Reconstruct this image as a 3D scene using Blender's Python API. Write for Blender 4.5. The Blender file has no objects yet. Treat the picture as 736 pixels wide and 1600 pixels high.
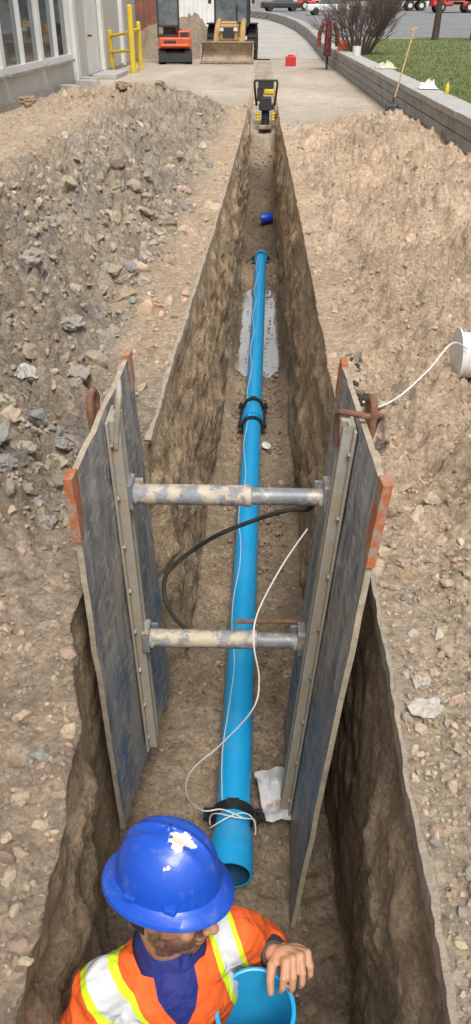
import bpy, math, random, bmesh
import numpy as np
from mathutils import Vector, Matrix, noise
random.seed(7); rng=np.random.default_rng(7)
scene=bpy.context.scene
COL=scene.collection
# ------------------------------------------------------------------ world / light / camera
w=bpy.data.worlds.new("World"); scene.world=w; w.use_nodes=True
nt=w.node_tree; bg=nt.nodes['Background']
sky=nt.nodes.new('ShaderNodeTexSky'); sky.sky_type='NISHITA'; sky.sun_disc=False
SUN_EL=math.radians(60); SUN_AZ=math.radians(168)
sky.sun_elevation=SUN_EL; sky.sun_rotation=SUN_AZ; sky.dust_density=4.0; sky.air_density=1.0
hs=nt.nodes.new('ShaderNodeHueSaturation'); hs.inputs['Saturation'].default_value=0.22
nt.links.new(sky.outputs[0],hs.inputs['Color']); nt.links.new(hs.outputs[0],bg.inputs[0])
bg.inputs[1].default_value=0.15
sl=bpy.data.lights.new("sun","SUN"); sl.energy=2.8; sl.angle=math.radians(24); sl.color=(1,.97,.92)
so=bpy.data.objects.new("sun",sl); COL.objects.link(so)
sd=Vector((math.sin(SUN_AZ)*math.cos(SUN_EL),math.cos(SUN_AZ)*math.cos(SUN_EL),math.sin(SUN_EL)))
so.rotation_euler=sd.to_track_quat('Z','Y').to_euler()
cd=bpy.data.cameras.new("camera"); cam=bpy.data.objects.new("camera",cd); COL.objects.link(cam)
cam.location=(0,0,1.8); cam.rotation_euler=(math.radians(57),0,math.radians(1.72))
cd.sensor_fit='VERTICAL'; cd.sensor_height=36; cd.lens=27; cd.clip_end=2000; cd.clip_start=.02
scene.camera=cam
scene.view_settings.view_transform='Standard'; scene.view_settings.look='None'; scene.view_settings.exposure=0
# ------------------------------------------------------------------ materials
def N(nt,t,**k):
    n=nt.nodes.new(t)
    for a,b in k.items(): setattr(n,a,b)
    return n
def mat(name,c1,c2=None,rough=.7,metal=0,scale=8,bump=0,bscale=40,dist=.01,attr=None,c3=None,thr=(.45,.6),c3s=5,trans=0,spec=.5,coat=0,detail=6):
    m=bpy.data.materials.new(name); m.use_nodes=True; t=m.node_tree; L=t.links
    p=t.nodes['Principled BSDF']; p.inputs['Roughness'].default_value=rough; p.inputs['Metallic'].default_value=metal
    p.inputs['Specular IOR Level'].default_value=spec; p.inputs['Coat Weight'].default_value=coat
    p.inputs['Transmission Weight'].default_value=trans
    tc=N(t,'ShaderNodeTexCoord'); co=tc.outputs['Object']
    n1=N(t,'ShaderNodeTexNoise'); n1.inputs['Scale'].default_value=scale; n1.inputs['Detail'].default_value=detail; n1.inputs['Roughness'].default_value=.65
    L.new(co,n1.inputs['Vector'])
    if c2 is None: c2=tuple(x*.8 for x in c1)
    mr=N(t,'ShaderNodeMapRange'); mr.inputs[1].default_value=.35; mr.inputs[2].default_value=.65
    L.new(n1.outputs[0],mr.inputs[0])
    mx=N(t,'ShaderNodeMix',data_type='RGBA'); mx.inputs[6].default_value=(*c1,1); mx.inputs[7].default_value=(*c2,1)
    L.new(mr.outputs[0],mx.inputs[0]); out=mx.outputs[2]
    if attr:
        at=N(t,'ShaderNodeAttribute'); at.attribute_name=attr
        mm=N(t,'ShaderNodeMix',data_type='RGBA',blend_type='MULTIPLY'); mm.inputs[0].default_value=1
        L.new(at.outputs['Color'],mm.inputs[6]); L.new(out,mm.inputs[7]); out=mm.outputs[2]
    if c3:
        n3=N(t,'ShaderNodeTexNoise'); n3.inputs['Scale'].default_value=c3s; n3.inputs['Detail'].default_value=8; n3.inputs['Roughness'].default_value=.7
        L.new(co,n3.inputs['Vector'])
        m3=N(t,'ShaderNodeMapRange'); m3.inputs[1].default_value=thr[0]; m3.inputs[2].default_value=thr[1]; L.new(n3.outputs[0],m3.inputs[0])
        x3=N(t,'ShaderNodeMix',data_type='RGBA'); L.new(m3.outputs[0],x3.inputs[0]); L.new(out,x3.inputs[6]); x3.inputs[7].default_value=(*c3,1); out=x3.outputs[2]
    L.new(out,p.inputs['Base Color'])
    if bump:
        nb=N(t,'ShaderNodeTexNoise'); nb.inputs['Scale'].default_value=bscale; nb.inputs['Detail'].default_value=8; nb.inputs['Roughness'].default_value=.7
        L.new(co,nb.inputs['Vector'])
        b=N(t,'ShaderNodeBump'); b.inputs['Strength'].default_value=bump; b.inputs['Distance'].default_value=dist
        L.new(nb.outputs[0],b.inputs['Height']); L.new(b.outputs[0],p.inputs['Normal'])
    return m
def colsock(m):
    return m.node_tree.nodes['Principled BSDF'].inputs['Base Color']
def ground_mat():
    m=mat('soil',(1,1,1),(.84,.82,.79),rough=.95,scale=2.2,attr='Col',spec=.15)
    t=m.node_tree;L=t.links;p=t.nodes['Principled BSDF']
    tc=N(t,'ShaderNodeTexCoord'); co=tc.outputs['Object']
    prev=colsock(m).links[0].from_socket
    vo=N(t,'ShaderNodeTexVoronoi'); vo.inputs['Scale'].default_value=60; L.new(co,vo.inputs['Vector'])
    sep=N(t,'ShaderNodeSeparateColor'); L.new(vo.outputs['Color'],sep.inputs[0])
    mr=N(t,'ShaderNodeMapRange'); mr.inputs[3].default_value=.80; mr.inputs[4].default_value=1.22; L.new(sep.outputs[0],mr.inputs[0])
    mu=N(t,'ShaderNodeVectorMath',operation='SCALE'); L.new(prev,mu.inputs[0]); L.new(mr.outputs[0],mu.inputs['Scale'])
    n=N(t,'ShaderNodeTexNoise'); n.inputs['Scale'].default_value=11; n.inputs['Detail'].default_value=10; n.inputs['Roughness'].default_value=.8; L.new(co,n.inputs['Vector'])
    mr2=N(t,'ShaderNodeMapRange'); mr2.inputs[1].default_value=.3; mr2.inputs[2].default_value=.7; mr2.inputs[3].default_value=.66; mr2.inputs[4].default_value=1.34; L.new(n.outputs[0],mr2.inputs[0])
    mu2=N(t,'ShaderNodeVectorMath',operation='SCALE'); L.new(mu.outputs[0],mu2.inputs[0]); L.new(mr2.outputs[0],mu2.inputs['Scale'])
    L.new(mu2.outputs[0],p.inputs['Base Color'])
    nb=N(t,'ShaderNodeTexNoise'); nb.inputs['Scale'].default_value=18; nb.inputs['Detail'].default_value=11; nb.inputs['Roughness'].default_value=.76; L.new(co,nb.inputs['Vector'])
    b1=N(t,'ShaderNodeBump'); b1.inputs['Strength'].default_value=1; b1.inputs['Distance'].default_value=.045; L.new(nb.outputs[0],b1.inputs['Height'])
    b2=N(t,'ShaderNodeBump',invert=True); b2.inputs['Strength'].default_value=.6; b2.inputs['Distance'].default_value=.009; L.new(vo.outputs['Distance'],b2.inputs['Height'])
    L.new(b1.outputs[0],b2.inputs['Normal']); L.new(b2.outputs[0],p.inputs['Normal'])
    return m
M_soil=ground_mat()
M_rock=mat('clod_stone',(1,1,1),(.80,.78,.75),rough=.95,scale=25,attr='Col',bump=1,bscale=50,dist=.015,spec=.15)
M_asph=mat('broken_asphalt',(.42,.36,.29),(.30,.26,.21),rough=.95,scale=30,c3=(.50,.39,.28),thr=(.42,.62),c3s=8,bump=1,bscale=60,dist=.015)
M_pvc=mat('blue_pvc',(.014,.38,.76),(.014,.34,.69),rough=.36,scale=3,c3=(.14,.34,.46),thr=(.54,.85),c3s=7)
M_pvcin=mat('blue_pvc_inside',(.03,.40,.68),(.025,.35,.62),rough=.45,scale=3)
M_pvcdk=mat('blue_pvc_shaded_inside',(.012,.09,.17),(.015,.07,.12),rough=.6,scale=3)  # same blue plastic, with the shade inside the bell put into its colour
M_black=mat('black_steel',(.012,.012,.014),(.03,.03,.03),rough=.4,scale=20)
M_rubber=mat('rubber',(.02,.02,.02),(.035,.032,.03),rough=.8,scale=12,c3=(.12,.10,.08),thr=(.5,.7))
M_ply=mat('mud_smeared_panel',(.23,.235,.245),(.12,.13,.145),rough=.48,scale=5,bump=.4,bscale=30,dist=.005,spec=.5)
M_plyedge=mat('plywood_edge',(.50,.42,.31),(.33,.27,.19),rough=.8,scale=20,bump=.5,bscale=60)
M_orange=mat('worn_orange_paint',(.50,.15,.05),(.40,.115,.04),rough=.8,scale=10,c3=(.36,.26,.19),thr=(.49,.57),c3s=14,bump=.5,bscale=50)
M_galv=mat('galvanised_rail',(.46,.43,.37),(.34,.32,.27),rough=.6,metal=.1,scale=9,c3=(.44,.35,.24),thr=(.46,.60),c3s=12,bump=.3)
M_strut=mat('strut_sleeve',(.32,.32,.33),(.19,.195,.21),rough=.6,metal=.1,scale=12,c3=(.56,.47,.35),thr=(.46,.54),c3s=11,bump=.5,bscale=60)
M_strut2=mat('strut_rod',(.28,.29,.31),(.17,.18,.19),rough=.5,metal=.2,scale=12,c3=(.48,.41,.32),thr=(.48,.58),c3s=14)
M_rust=mat('rusty_steel',(.28,.13,.07),(.15,.075,.05),rough=.85,scale=30,bump=.5,bscale=90)
M_wire=mat('white_plastic',(.78,.76,.71),(.66,.64,.6),rough=.5,scale=10)
M_yel=mat('yellow_paint',(.75,.55,.03),(.6,.42,.03),rough=.45,scale=6,c3=(.25,.18,.08),thr=(.6,.75))
M_kub=mat('orange_red_paint',(.66,.11,.03),(.52,.09,.03),rough=.5,scale=3,c3=(.3,.18,.1),thr=(.55,.8))
M_dark=mat('dark_plastic',(.03,.03,.033),(.045,.045,.047),rough=.5,scale=8)
M_glass=mat('dark_glass',(.05,.065,.07),(.06,.075,.08),rough=.05,scale=1,spec=1.0)
M_glass2=mat('cab_glass',(.20,.23,.24),(.08,.10,.11),rough=.08,scale=2,spec=1.0)
M_case=mat('tan_yellow_paint',(.52,.32,.11),(.40,.25,.09),rough=.6,scale=4,c3=(.3,.23,.16),thr=(.48,.68))
M_bucket=mat('worn_bucket_steel',(.44,.34,.24),(.32,.25,.18),rough=.6,scale=5,c3=(.20,.15,.11),thr=(.50,.66),c3s=3,bump=.3)
M_white=mat('white_paint',(.74,.74,.72),(.64,.64,.62),rough=.5,scale=2)
M_stucco=mat('painted_wall',(.52,.51,.47),(.46,.45,.41),rough=.9,scale=1.2,bump=.4,bscale=60,c3=(.38,.35,.30),thr=(.6,.8),c3s=1)
M_found=mat('foundation_concrete',(.36,.34,.31),(.26,.24,.22),rough=.9,scale=3,bump=.4,bscale=40)
M_conc=mat('wall_block_concrete',(.42,.41,.39),(.30,.29,.275),rough=.92,scale=3.5,bump=.7,bscale=30,dist=.015,c3=(.22,.21,.20),thr=(.58,.75),c3s=6)
M_cap=mat('coping_concrete',(.46,.45,.42),(.36,.35,.33),rough=.9,scale=4,bump=.5,bscale=40,c3=(.27,.26,.24),thr=(.6,.75),c3s=5)
M_road=mat('road_surface',(.43,.40,.36),(.35,.33,.30),rough=.9,scale=.6,bump=.3,bscale=30,c3=(.50,.44,.36),thr=(.50,.68),c3s=.4)
M_lot=mat('lot_asphalt',(.22,.22,.225),(.17,.17,.175),rough=.9,scale=.5)
M_grass=mat('lawn',(.10,.15,.035),(.15,.18,.06),rough=.9,scale=1.5,c3=(.24,.21,.11),thr=(.48,.72),c3s=2.5,bump=.8,bscale=60,dist=.03)
M_blade=mat('grass_blades',(.12,.18,.04),(.22,.22,.10),rough=.8,scale=2)
M_bark=mat('bark',(.11,.08,.065),(.06,.046,.038),rough=.9,scale=10,bump=.6)
M_twig=mat('bare_twigs',(.15,.105,.095),(.09,.06,.055),rough=.9,scale=3)
M_wood=mat('wood_handle',(.55,.38,.16),(.42,.28,.12),rough=.6,scale=20)
M_red=mat('red_plastic',(.60,.03,.03),(.5,.03,.03),rough=.4,scale=5)
M_cont=mat('rust_brown_container',(.26,.10,.07),(.17,.07,.05),rough=.7,scale=2,c3=(.12,.08,.06),thr=(.5,.7),c3s=1.5)
M_plaid=mat('red_checked_cloth',(.32,.06,.05),(.05,.02,.02),rough=.9,scale=14,detail=1)
M_rag=mat('cloth_rag',(.62,.56,.46),(.5,.45,.36),rough=.9,scale=8)
M_paper=mat('dirty_white_plastic',(.66,.66,.66),(.46,.45,.44),rough=.5,scale=12,bump=.5,bscale=20)
M_water=mat('muddy_water',(.80,.78,.74),(.62,.59,.54),rough=.02,metal=.75,scale=1.5,spec=1.0)
M_navy=mat('navy_shirt',(.014,.022,.17),(.010,.016,.11),rough=.85,scale=20,bump=.4,bscale=30,dist=.004)
M_trou=mat('work_trousers',(.05,.055,.07),(.07,.065,.06),rough=.9,scale=10)
M_cuff=mat('dark_cuff',(.06,.065,.06),(.035,.04,.035),rough=.9,scale=20)
M_boot=mat('boot_leather',(.10,.06,.03),(.07,.045,.03),rough=.8,scale=20)
M_hair=mat('dark_hair',(.012,.009,.007),(.02,.015,.012),rough=.7,scale=60,bump=.6,bscale=150)
M_eye=mat('eye_white',(.7,.68,.65),rough=.2)
M_iris=mat('brown_iris',(.03,.015,.01),rough=.1)
M_skin=mat('skin',(1,1,1),(.88,.84,.82),rough=.5,scale=30,attr='Col',bump=.35,bscale=120,dist=.002)
M_lamp=mat('lamp_lens',(.8,.8,.75),rough=.1,spec=1)
M_bluecap=mat('blue_plastic',(.01,.06,.55),(.01,.05,.45),rough=.4)
def panel_tint(m):
    t=m.node_tree;L=t.links;p=t.nodes['Principled BSDF']; prev=colsock(m).links[0].from_socket
    tc=N(t,'ShaderNodeTexCoord'); sp=N(t,'ShaderNodeSeparateXYZ'); L.new(tc.outputs['Object'],sp.inputs[0])
    def streak(scale,vec,lo,hi,col,prev,zr=None):
        mp=N(t,'ShaderNodeMapping'); mp.inputs['Scale'].default_value=vec; L.new(tc.outputs['Object'],mp.inputs[0])
        n=N(t,'ShaderNodeTexNoise'); n.inputs['Scale'].default_value=scale; n.inputs['Detail'].default_value=8; n.inputs['Roughness'].default_value=.7; L.new(mp.outputs[0],n.inputs['Vector'])
        r=N(t,'ShaderNodeMapRange'); r.inputs[1].default_value=lo; r.inputs[2].default_value=hi; L.new(n.outputs[0],r.inputs[0])
        f=r.outputs[0]
        if zr:
            z=N(t,'ShaderNodeMapRange'); z.inputs[1].default_value=zr[0]; z.inputs[2].default_value=zr[1]; z.inputs[3].default_value=zr[2]; z.inputs[4].default_value=zr[3]; L.new(sp.outputs[2],z.inputs[0])
            mu=N(t,'ShaderNodeMath',operation='MULTIPLY'); L.new(f,mu.inputs[0]); L.new(z.outputs[0],mu.inputs[1]); f=mu.outputs[0]
        x=N(t,'ShaderNodeMix',data_type='RGBA'); L.new(f,x.inputs[0]); L.new(prev,x.inputs[6]); x.inputs[7].default_value=(*col,1)
        return x.outputs[2]
    o=streak(3,(1,1.3,.8),.40,.52,(.035,.12,.27),prev,(1.35,.7,0,.8))
    o=streak(3.5,(1,3,.7),.44,.60,(.42,.415,.40),o,(.4,1.9,.45,.85))
    o=streak(11,(1,1,4),.53,.60,(.50,.46,.39),o)
    o=streak(2.0,(1,1,1),.49,.58,(.42,.34,.24),o,(.6,1.8,.7,.2))
    o=streak(8,(1,5,.6),.585,.64,(.05,.055,.065),o)
    L.new(o,p.inputs['Base Color'])
panel_tint(M_ply)
# ------------------------------------------------------------------ mesh builder
def basis(d):
    d=Vector(d).normalized(); a=Vector((0,0,1)) if abs(d.z)<.9 else Vector((1,0,0))
    u=d.cross(a).normalized(); return u,d.cross(u).normalized(),d
class B:
    def __init__(s): s.v=[];s.f=[];s.m=[]
    def add(s,v,f,m=0):
        o=len(s.v); s.v+= [tuple(x) for x in v]; s.f+=[tuple(i+o for i in q) for q in f]; s.m+=[m]*len(f)
    def box(s,c,d,m=0,rot=None,taper=None):
        c=Vector(c); vs=[]
        for sx,sy,sz in [(-1,-1,-1),(1,-1,-1),(1,1,-1),(-1,1,-1),(-1,-1,1),(1,-1,1),(1,1,1),(-1,1,1)]:
            k=(taper if taper and sz>0 else 1)
            p=Vector((sx*d[0]/2*k,sy*d[1]/2*k,sz*d[2]/2))
            if rot is not None: p=rot@p
            vs.append(c+p)
        s.add(vs,[(0,3,2,1),(4,5,6,7),(0,1,5,4),(1,2,6,5),(2,3,7,6),(3,0,4,7)],m)
    def lathe(s,p0,d,prof,seg=24,m=0,e=(1,1),u=None):
        p0=Vector(p0); a,b,c=basis(d)
        if u is not None: a=Vector(u).normalized(); b=c.cross(a).normalized()
        vs=[];fs=[]
        for (t,r) in prof:
            for i in range(seg):
                q=2*math.pi*i/seg; vs.append(p0+c*t+a*(r*math.cos(q)*e[0])+b*(r*math.sin(q)*e[1]))
        n=len(prof)
        for j in range(n-1):
            for i in range(seg):
                k=(i+1)%seg; fs.append((j*seg+i,j*seg+k,(j+1)*seg+k,(j+1)*seg+i))
        s.add(vs,fs,m)
    def cyl(s,p0,p1,r0,r1=None,seg=16,m=0):
        r1=r0 if r1 is None else r1; p0=Vector(p0);p1=Vector(p1); h=(p1-p0).length
        s.lathe(p0,p1-p0,[(0,0.0001),(0,r0),(h,r1),(h,0.0001)],seg,m)
    def ell(s,c,r,m=0,ax=None,seg=20,rings=12):
        c=Vector(c); ax=ax or (Vector((1,0,0)),Vector((0,1,0)),Vector((0,0,1))); vs=[];fs=[]
        for j in range(rings+1):
            a=math.pi*j/rings
            for i in range(seg):
                q=2*math.pi*i/seg; R=max(math.sin(a),.001)
                vs.append(c+ax[0]*(r[0]*R*math.cos(q))+ax[1]*(r[1]*R*math.sin(q))+ax[2]*(-r[2]*math.cos(a)))
        for j in range(rings):
            for i in range(seg):
                k=(i+1)%seg; fs.append((j*seg+i,j*seg+k,(j+1)*seg+k,(j+1)*seg+i))
        fs.append(tuple(reversed(range(seg)))); fs.append(tuple(range(rings*seg,(rings+1)*seg)))
        s.add(vs,fs,m)
    def cap(s,p0,p1,r0,r1,m=0,seg=16):
        s.ell(p0,(r0,)*3,m,seg=seg,rings=8); s.ell(p1,(r1,)*3,m,seg=seg,rings=8); s.cyl(p0,p1,r0,r1,seg,m)
    def tube(s,pts,r,seg=8,m=0,closed=False):
        pts=[Vector(p) for p in pts]; n=len(pts); vs=[];fs=[]; up=None
        rr=r if isinstance(r,(list,tuple)) else [r]*n
        for i,p in enumerate(pts):
            a=pts[i-1] if (i>0 or closed) else p; b=pts[(i+1)%n] if (i<n-1 or closed) else p
            d=(b-a).normalized()
            if up is None: up=basis(d)[0]
            up=(up-d*up.dot(d)).normalized(); v=d.cross(up)
            for k in range(seg):
                q=2*math.pi*k/seg; vs.append(p+up*(rr[i]*math.cos(q))+v*(rr[i]*math.sin(q)))
        for i in range(n if closed else n-1):
            j=(i+1)%n
            for k in range(seg):
                l=(k+1)%seg; fs.append((i*seg+k,i*seg+l,j*seg+l,j*seg+k))
        if not closed: fs.append(tuple(reversed(range(seg)))); fs.append(tuple(range((n-1)*seg,n*seg)))
        s.add(vs,fs,m)
def smoothpath(pts,k=8):
    pts=[Vector(p) for p in pts]; out=[]
    for i in range(len(pts)-1):
        p0=pts[max(i-1,0)];p1=pts[i];p2=pts[i+1];p3=pts[min(i+2,len(pts)-1)]
        for j in range(k):
            t=j/k; out.append(.5*((2*p1)+(p2-p0)*t+(2*p0-5*p1+4*p2-p3)*t*t+(3*p1-p0-3*p2+p3)*t**3))
    out.append(pts[-1]); return out
def setp(o,label=None,category=None,group=None,kind=None):
    if label:o['label']=label
    if category:o['category']=category
    if group:o['group']=group
    if kind:o['kind']=kind
def fin(b,name,mats,parent=None,smooth=False,bevel=0,loc=(0,0,0),rotz=0,**k):
    me=bpy.data.meshes.new(name); me.from_pydata([tuple(x) for x in b.v],[],b.f)
    if not isinstance(mats,(list,tuple)): mats=[mats]
    for m in mats: me.materials.append(m)
    me.polygons.foreach_set('material_index',b.m)
    if smooth:
        me.polygons.foreach_set('use_smooth',[True]*len(b.f)); me.set_sharp_from_angle(angle=math.radians(42))
    me.update(); o=bpy.data.objects.new(name,me); COL.objects.link(o); o.location=loc; o.rotation_euler=(0,0,rotz)
    if parent: o.parent=parent
    if bevel:
        md=o.modifiers.new('bevel','BEVEL'); md.width=bevel; md.segments=2; md.limit_method='ANGLE'
    setp(o,**k); return o
def empty(name,loc=(0,0,0),rotz=0,parent=None,**k):
    o=bpy.data.objects.new(name,None); COL.objects.link(o); o.location=loc; o.rotation_euler=(0,0,rotz); o.empty_display_size=.1
    if parent:o.parent=parent
    setp(o,**k); return o
def npmesh(name,V,F,mats,cols=None,smooth=False,**k):
    me=bpy.data.meshes.new(name); V=np.asarray(V,dtype=np.float32);F=np.asarray(F,dtype=np.int32)
    n=F.shape[1]; me.vertices.add(len(V)); me.vertices.foreach_set('co',V.ravel())
    me.loops.add(F.size); me.loops.foreach_set('vertex_index',F.ravel())
    me.polygons.add(len(F)); me.polygons.foreach_set('loop_start',np.arange(0,F.size,n,dtype=np.int32)); 
    me.polygons.foreach_set('use_smooth',np.full(len(F),smooth))
    me.update(calc_edges=True)
    if cols is not None:
        a=me.color_attributes.new('Col','FLOAT_COLOR','POINT'); c=np.ones((len(V),4),dtype=np.float32); c[:,:3]=cols; a.data.foreach_set('color',c.ravel())
    me.materials.append(mats); o=bpy.data.objects.new(name,me); COL.objects.link(o); setp(o,**k); return o
# ------------------------------------------------------------------ terrain functions
def S(x,a,b):
    t=min(1,max(0,(x-a)/(b-a))); return t*t*(3-2*t)
def lipL(y): return float(np.interp(y,[-2,1.0,1.6,2.0,3.30,3.42,9,17,24],[-.50,-.48,-.52,-.63,-.63,-.54,-.43,-.32,-.3]))
def lipR(y): return float(np.interp(y,[-2,2,9,17,24],[.45,.44,.42,.37,.36]))
def botL(y): return float(np.interp(y,[-2,1.3,1.9,3.35,3.6,10,17,24],[-.42,-.44,-.66,-.64,-.42,-.30,-.24,-.22]))
def botR(y): return float(np.interp(y,[-2,1.6,3.3,10,17,24],[.38,.40,.36,.33,.30,.30]))
def flz(y): return float(np.interp(y,[-2,14.3,15.8,18.2,19.4,22,24.5],[-1.75,-1.75,-1.6,-.8,-.32,-.16,-.01]))
def rise(y): return min(max(0,y-40),75)*.027
def fr(x,y,z,o=4): return noise.fractal((x,y,z),1.0,2.1,o)
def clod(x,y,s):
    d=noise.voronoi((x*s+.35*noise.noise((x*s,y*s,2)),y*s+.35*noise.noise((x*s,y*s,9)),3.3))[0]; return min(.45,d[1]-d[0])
def lipj(side,y):
    s=1.1 if side<0 else 3.1
    base=.014*fr(s,y*1.2,61)+.005*fr(s+1,y*9,62)
    if side<0 and y<3.5: base+=.04*fr(s,y*3,66)*(1-S(y,3.2,3.5))
    return base
def gz(x,y):
    if x<0:
        d=lipL(y)-x
        st=.12+.30*S(y,3,5)
        e=(1-S(y,18.5,21.5+ .5*math.sin(x*2)))
        berm=(.28*S(d,st,st+.9)+.12*S(d,.9,2.0))*e*(1-S(d,3.6,5.0))
        rough=S(d,st*.5,st+.4)*e*(1-S(d,3.4,5))*(.55+.45*S(y,1.5,2.6))
        am=1-.72*S(d,1.7,2.7)*S(y,5,8)*(1-S(y,13.5,15.5))
        h=berm
        if e>.02 and d<6:
            h+=rough*am*(.16*fr(x*1.5,y*1.5,3)+.09*fr(x*5,y*5,7)+.24*clod(x,y,4.0)+.18*clod(x,y,9)+.08*clod(x,y,20)+.03*abs(fr(x*13,y*13,1,3))-.07)
            if am<.6: h+=.035*(.5+.5*math.sin(y*13+abs(math.sin((x+.3*y)*7))*2))*S(math.sin(x*2.6+y*.35),.2,.6)
            h+=.02*fr(x*20,y*20,5,2)*S(d,.02,.2)*e
        h+=(1-rough)*.014*fr(x*6,y*6,2)
    else:
        d=x-lipR(y)
        st=.10+.16*(1-S(y,2,4))
        e=(1-S(y,14.6,16.8+.4*math.sin(x*3)))
        berm=(.13*S(d,st,st+.5)+.20*S(d,.8,1.5))*e*S(y,1.8,4.2)*(1-.6*S(x,2.2,2.8))
        rough=S(d,.05,.4)*e*(.30+.70*S(y,1.8,3.4))
        h=berm
        if e>.02 and d<5:
            h+=rough*(.17*fr(x*1.8,y*1.8,13)+.09*fr(x*6,y*6,17)+.13*clod(x,y,6)*S(fr(x*1.3,y*1.3,44),-.3,.3)+.08*clod(x,y,15)+.04*abs(fr(x*14,y*14,11,3))-.03)
            h+=.018*fr(x*22,y*22,5,2)*S(d,.02,.2)*e
        h+=(1-rough)*.010*fr(x*6,y*6,12)
    if y>26 or abs(x)>7: h*=.3
    return h+rise(y)
C_left=np.array((.43,.355,.27)); C_right=np.array((.60,.455,.325)); C_pave=np.array((.56,.48,.39)); C_track=np.array((.53,.415,.305))
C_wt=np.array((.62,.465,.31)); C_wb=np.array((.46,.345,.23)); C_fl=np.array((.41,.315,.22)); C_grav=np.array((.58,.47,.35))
def gcol(x,y):
    if x<0:
        d=lipL(y)-x; e=(1-S(y,18.5,21)); n=fr(x*.9,y*.9,31)
        c=C_left*(1+.25*n); k=S(d,1.6,2.6)*S(y,4,8); c=c*(1-k)+C_track*k
        k2=(1-S(d,.2,.55))*S(y,3,5); c=c*(1-k2)+C_right*.95*k2
        k3=1-S(y,1.9,3.0); c=c*(1-k3)+C_track*k3
        g=S(fr(x*2.2,y*2.2,33),0,.4)*(1-k)*(1-k3)*(1-k2); c=c*(1-.5*g)+np.array((.32,.295,.265))*.5*g
        if e>.3 and d<4.5: c=c*(.80+.20*min(1,clod(x,y,4.0)*4+k+k2))  # crevice shading between clods put into the soil colour, for contrast
    else:
        d=x-lipR(y); e=(1-S(y,14.6,17)); n=fr(x*.9,y*.9,41)
        c=C_right*(1+.25*n); k=(1-S(y,1.6,3.4)); c=c*(1-k)+C_grav*k
        if .05<d<.22 and 3.3<y<4.6: g=S(fr(x*9,y*5,88),-.1,.3); c=c*(1-.7*g)+np.array((.07,.068,.065))*.7*g
    if e<1:
        p=C_pave*(1+.25*fr(x*.5,y*.25,51)+.1*fr(x*2,y*1,52))*(1-.12*S(y,24,40)); c=c*e+p*(1-e)
    return c
def walln(y,z,q,k,sd_):
    return (.06*fr(5.5+sd_,y*1.5,z*1.5)+.035*fr(7.7+sd_,y*5,z*5)+.012*fr(1+sd_,y*20,z*20,2)+.05*(clod(y+sd_,z*1.3,3.2)-.2)+.02*(clod(y+sd_,z,9)-.2))*k*min(1,q*7)*(1-.4*S(q,.8,1))
def build_ground():
    ys=[-2.0]
    while ys[-1]<600:
        y=ys[-1]
        ys.append(y+(.08 if y<.3 else .016 if y<4 else y*.0055 if y<26 else y*.05))
    ds=[0.0]
    while ds[-1]<400:
        d=ds[-1]; ds.append(d+(.016 if d<1.5 else d*.0115 if d<6 else d*.12))
    nw=52; nf=30
    V=[];Cc=[]
    for y in ys:
        L=lipL(y);R=lipR(y);bl=botL(y);br=botR(y);fz=flz(y)
        jl=lipj(-1,y); jr=lipj(1,y)
        row=[]
        k=S(-fz,.0,.3); zone=1-.75*S(y,1.7,2.0)*(1-S(y,3.3,3.5))
        for d in reversed(ds):
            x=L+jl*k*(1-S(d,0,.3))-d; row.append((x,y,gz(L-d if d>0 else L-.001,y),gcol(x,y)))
        z0L=row[-1][2]; z0R=gz(R+.001,y)
        for i in range(1,nw):
            q=i/nw; z=z0L+(fz-z0L)*q
            x=L+jl*k+(bl-L)*q**.8
            n=walln(y,z,q,k,0)*zone
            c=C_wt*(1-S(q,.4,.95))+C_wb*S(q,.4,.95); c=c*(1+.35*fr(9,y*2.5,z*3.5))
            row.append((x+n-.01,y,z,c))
        for i in range(nf+1):
            q=i/nf; x=bl+(br-bl)*q; edge=min(q,1-q); wet=S(y,8.0,8.8)*(1-S(y,11.3,12.3))
            z=fz+(.06*(1-S(edge,0,.18))+(.03*fr(x*3,y*2.2,71)+.018*fr(x*14,y*14,72,2)+.05*clod(x,y,9)*(1-wet))*(1-.35*wet))*k-.030*wet*k
            if y<2.6: z-=.03*S(y,1.5,1.9)
            if 12.5<y<18: z+=.10*abs(fr(x*4,y*4,75))*S(y,12.5,14)*(1-S(y,17,18))
            c=C_fl*(1+.3*fr(x*2,y*1.2,73))*(1-.5*wet)
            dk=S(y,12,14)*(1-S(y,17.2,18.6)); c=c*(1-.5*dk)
            up=S(y,17.6,19.2); c=c*(1-up)+C_pave*.8*(1+.3*fr(x*3,y*3,76))*up
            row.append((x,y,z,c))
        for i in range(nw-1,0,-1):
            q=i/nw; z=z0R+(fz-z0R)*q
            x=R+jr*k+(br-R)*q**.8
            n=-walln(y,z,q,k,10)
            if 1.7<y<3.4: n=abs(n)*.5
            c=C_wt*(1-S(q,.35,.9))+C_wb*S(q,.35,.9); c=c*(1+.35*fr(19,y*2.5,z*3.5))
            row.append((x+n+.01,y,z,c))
        for d in ds:
            x=R+jr*k*(1-S(d,0,.3))+d; row.append((x,y,gz(R+max(d,.001),y),gcol(x,y)))
        V+=[(r[0],r[1],r[2]) for r in row]; Cc+=[r[3] for r in row]
    nc=2*len(ds)+2*(nw-1)+nf+1; nr=len(ys)
    a=np.arange(nr*nc).reshape(nr,nc)
    F=np.stack([a[:-1,:-1],a[:-1,1:],a[1:,1:],a[1:,:-1]],-1).reshape(-1,4)
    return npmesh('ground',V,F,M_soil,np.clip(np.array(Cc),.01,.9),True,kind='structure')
build_ground()
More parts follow.
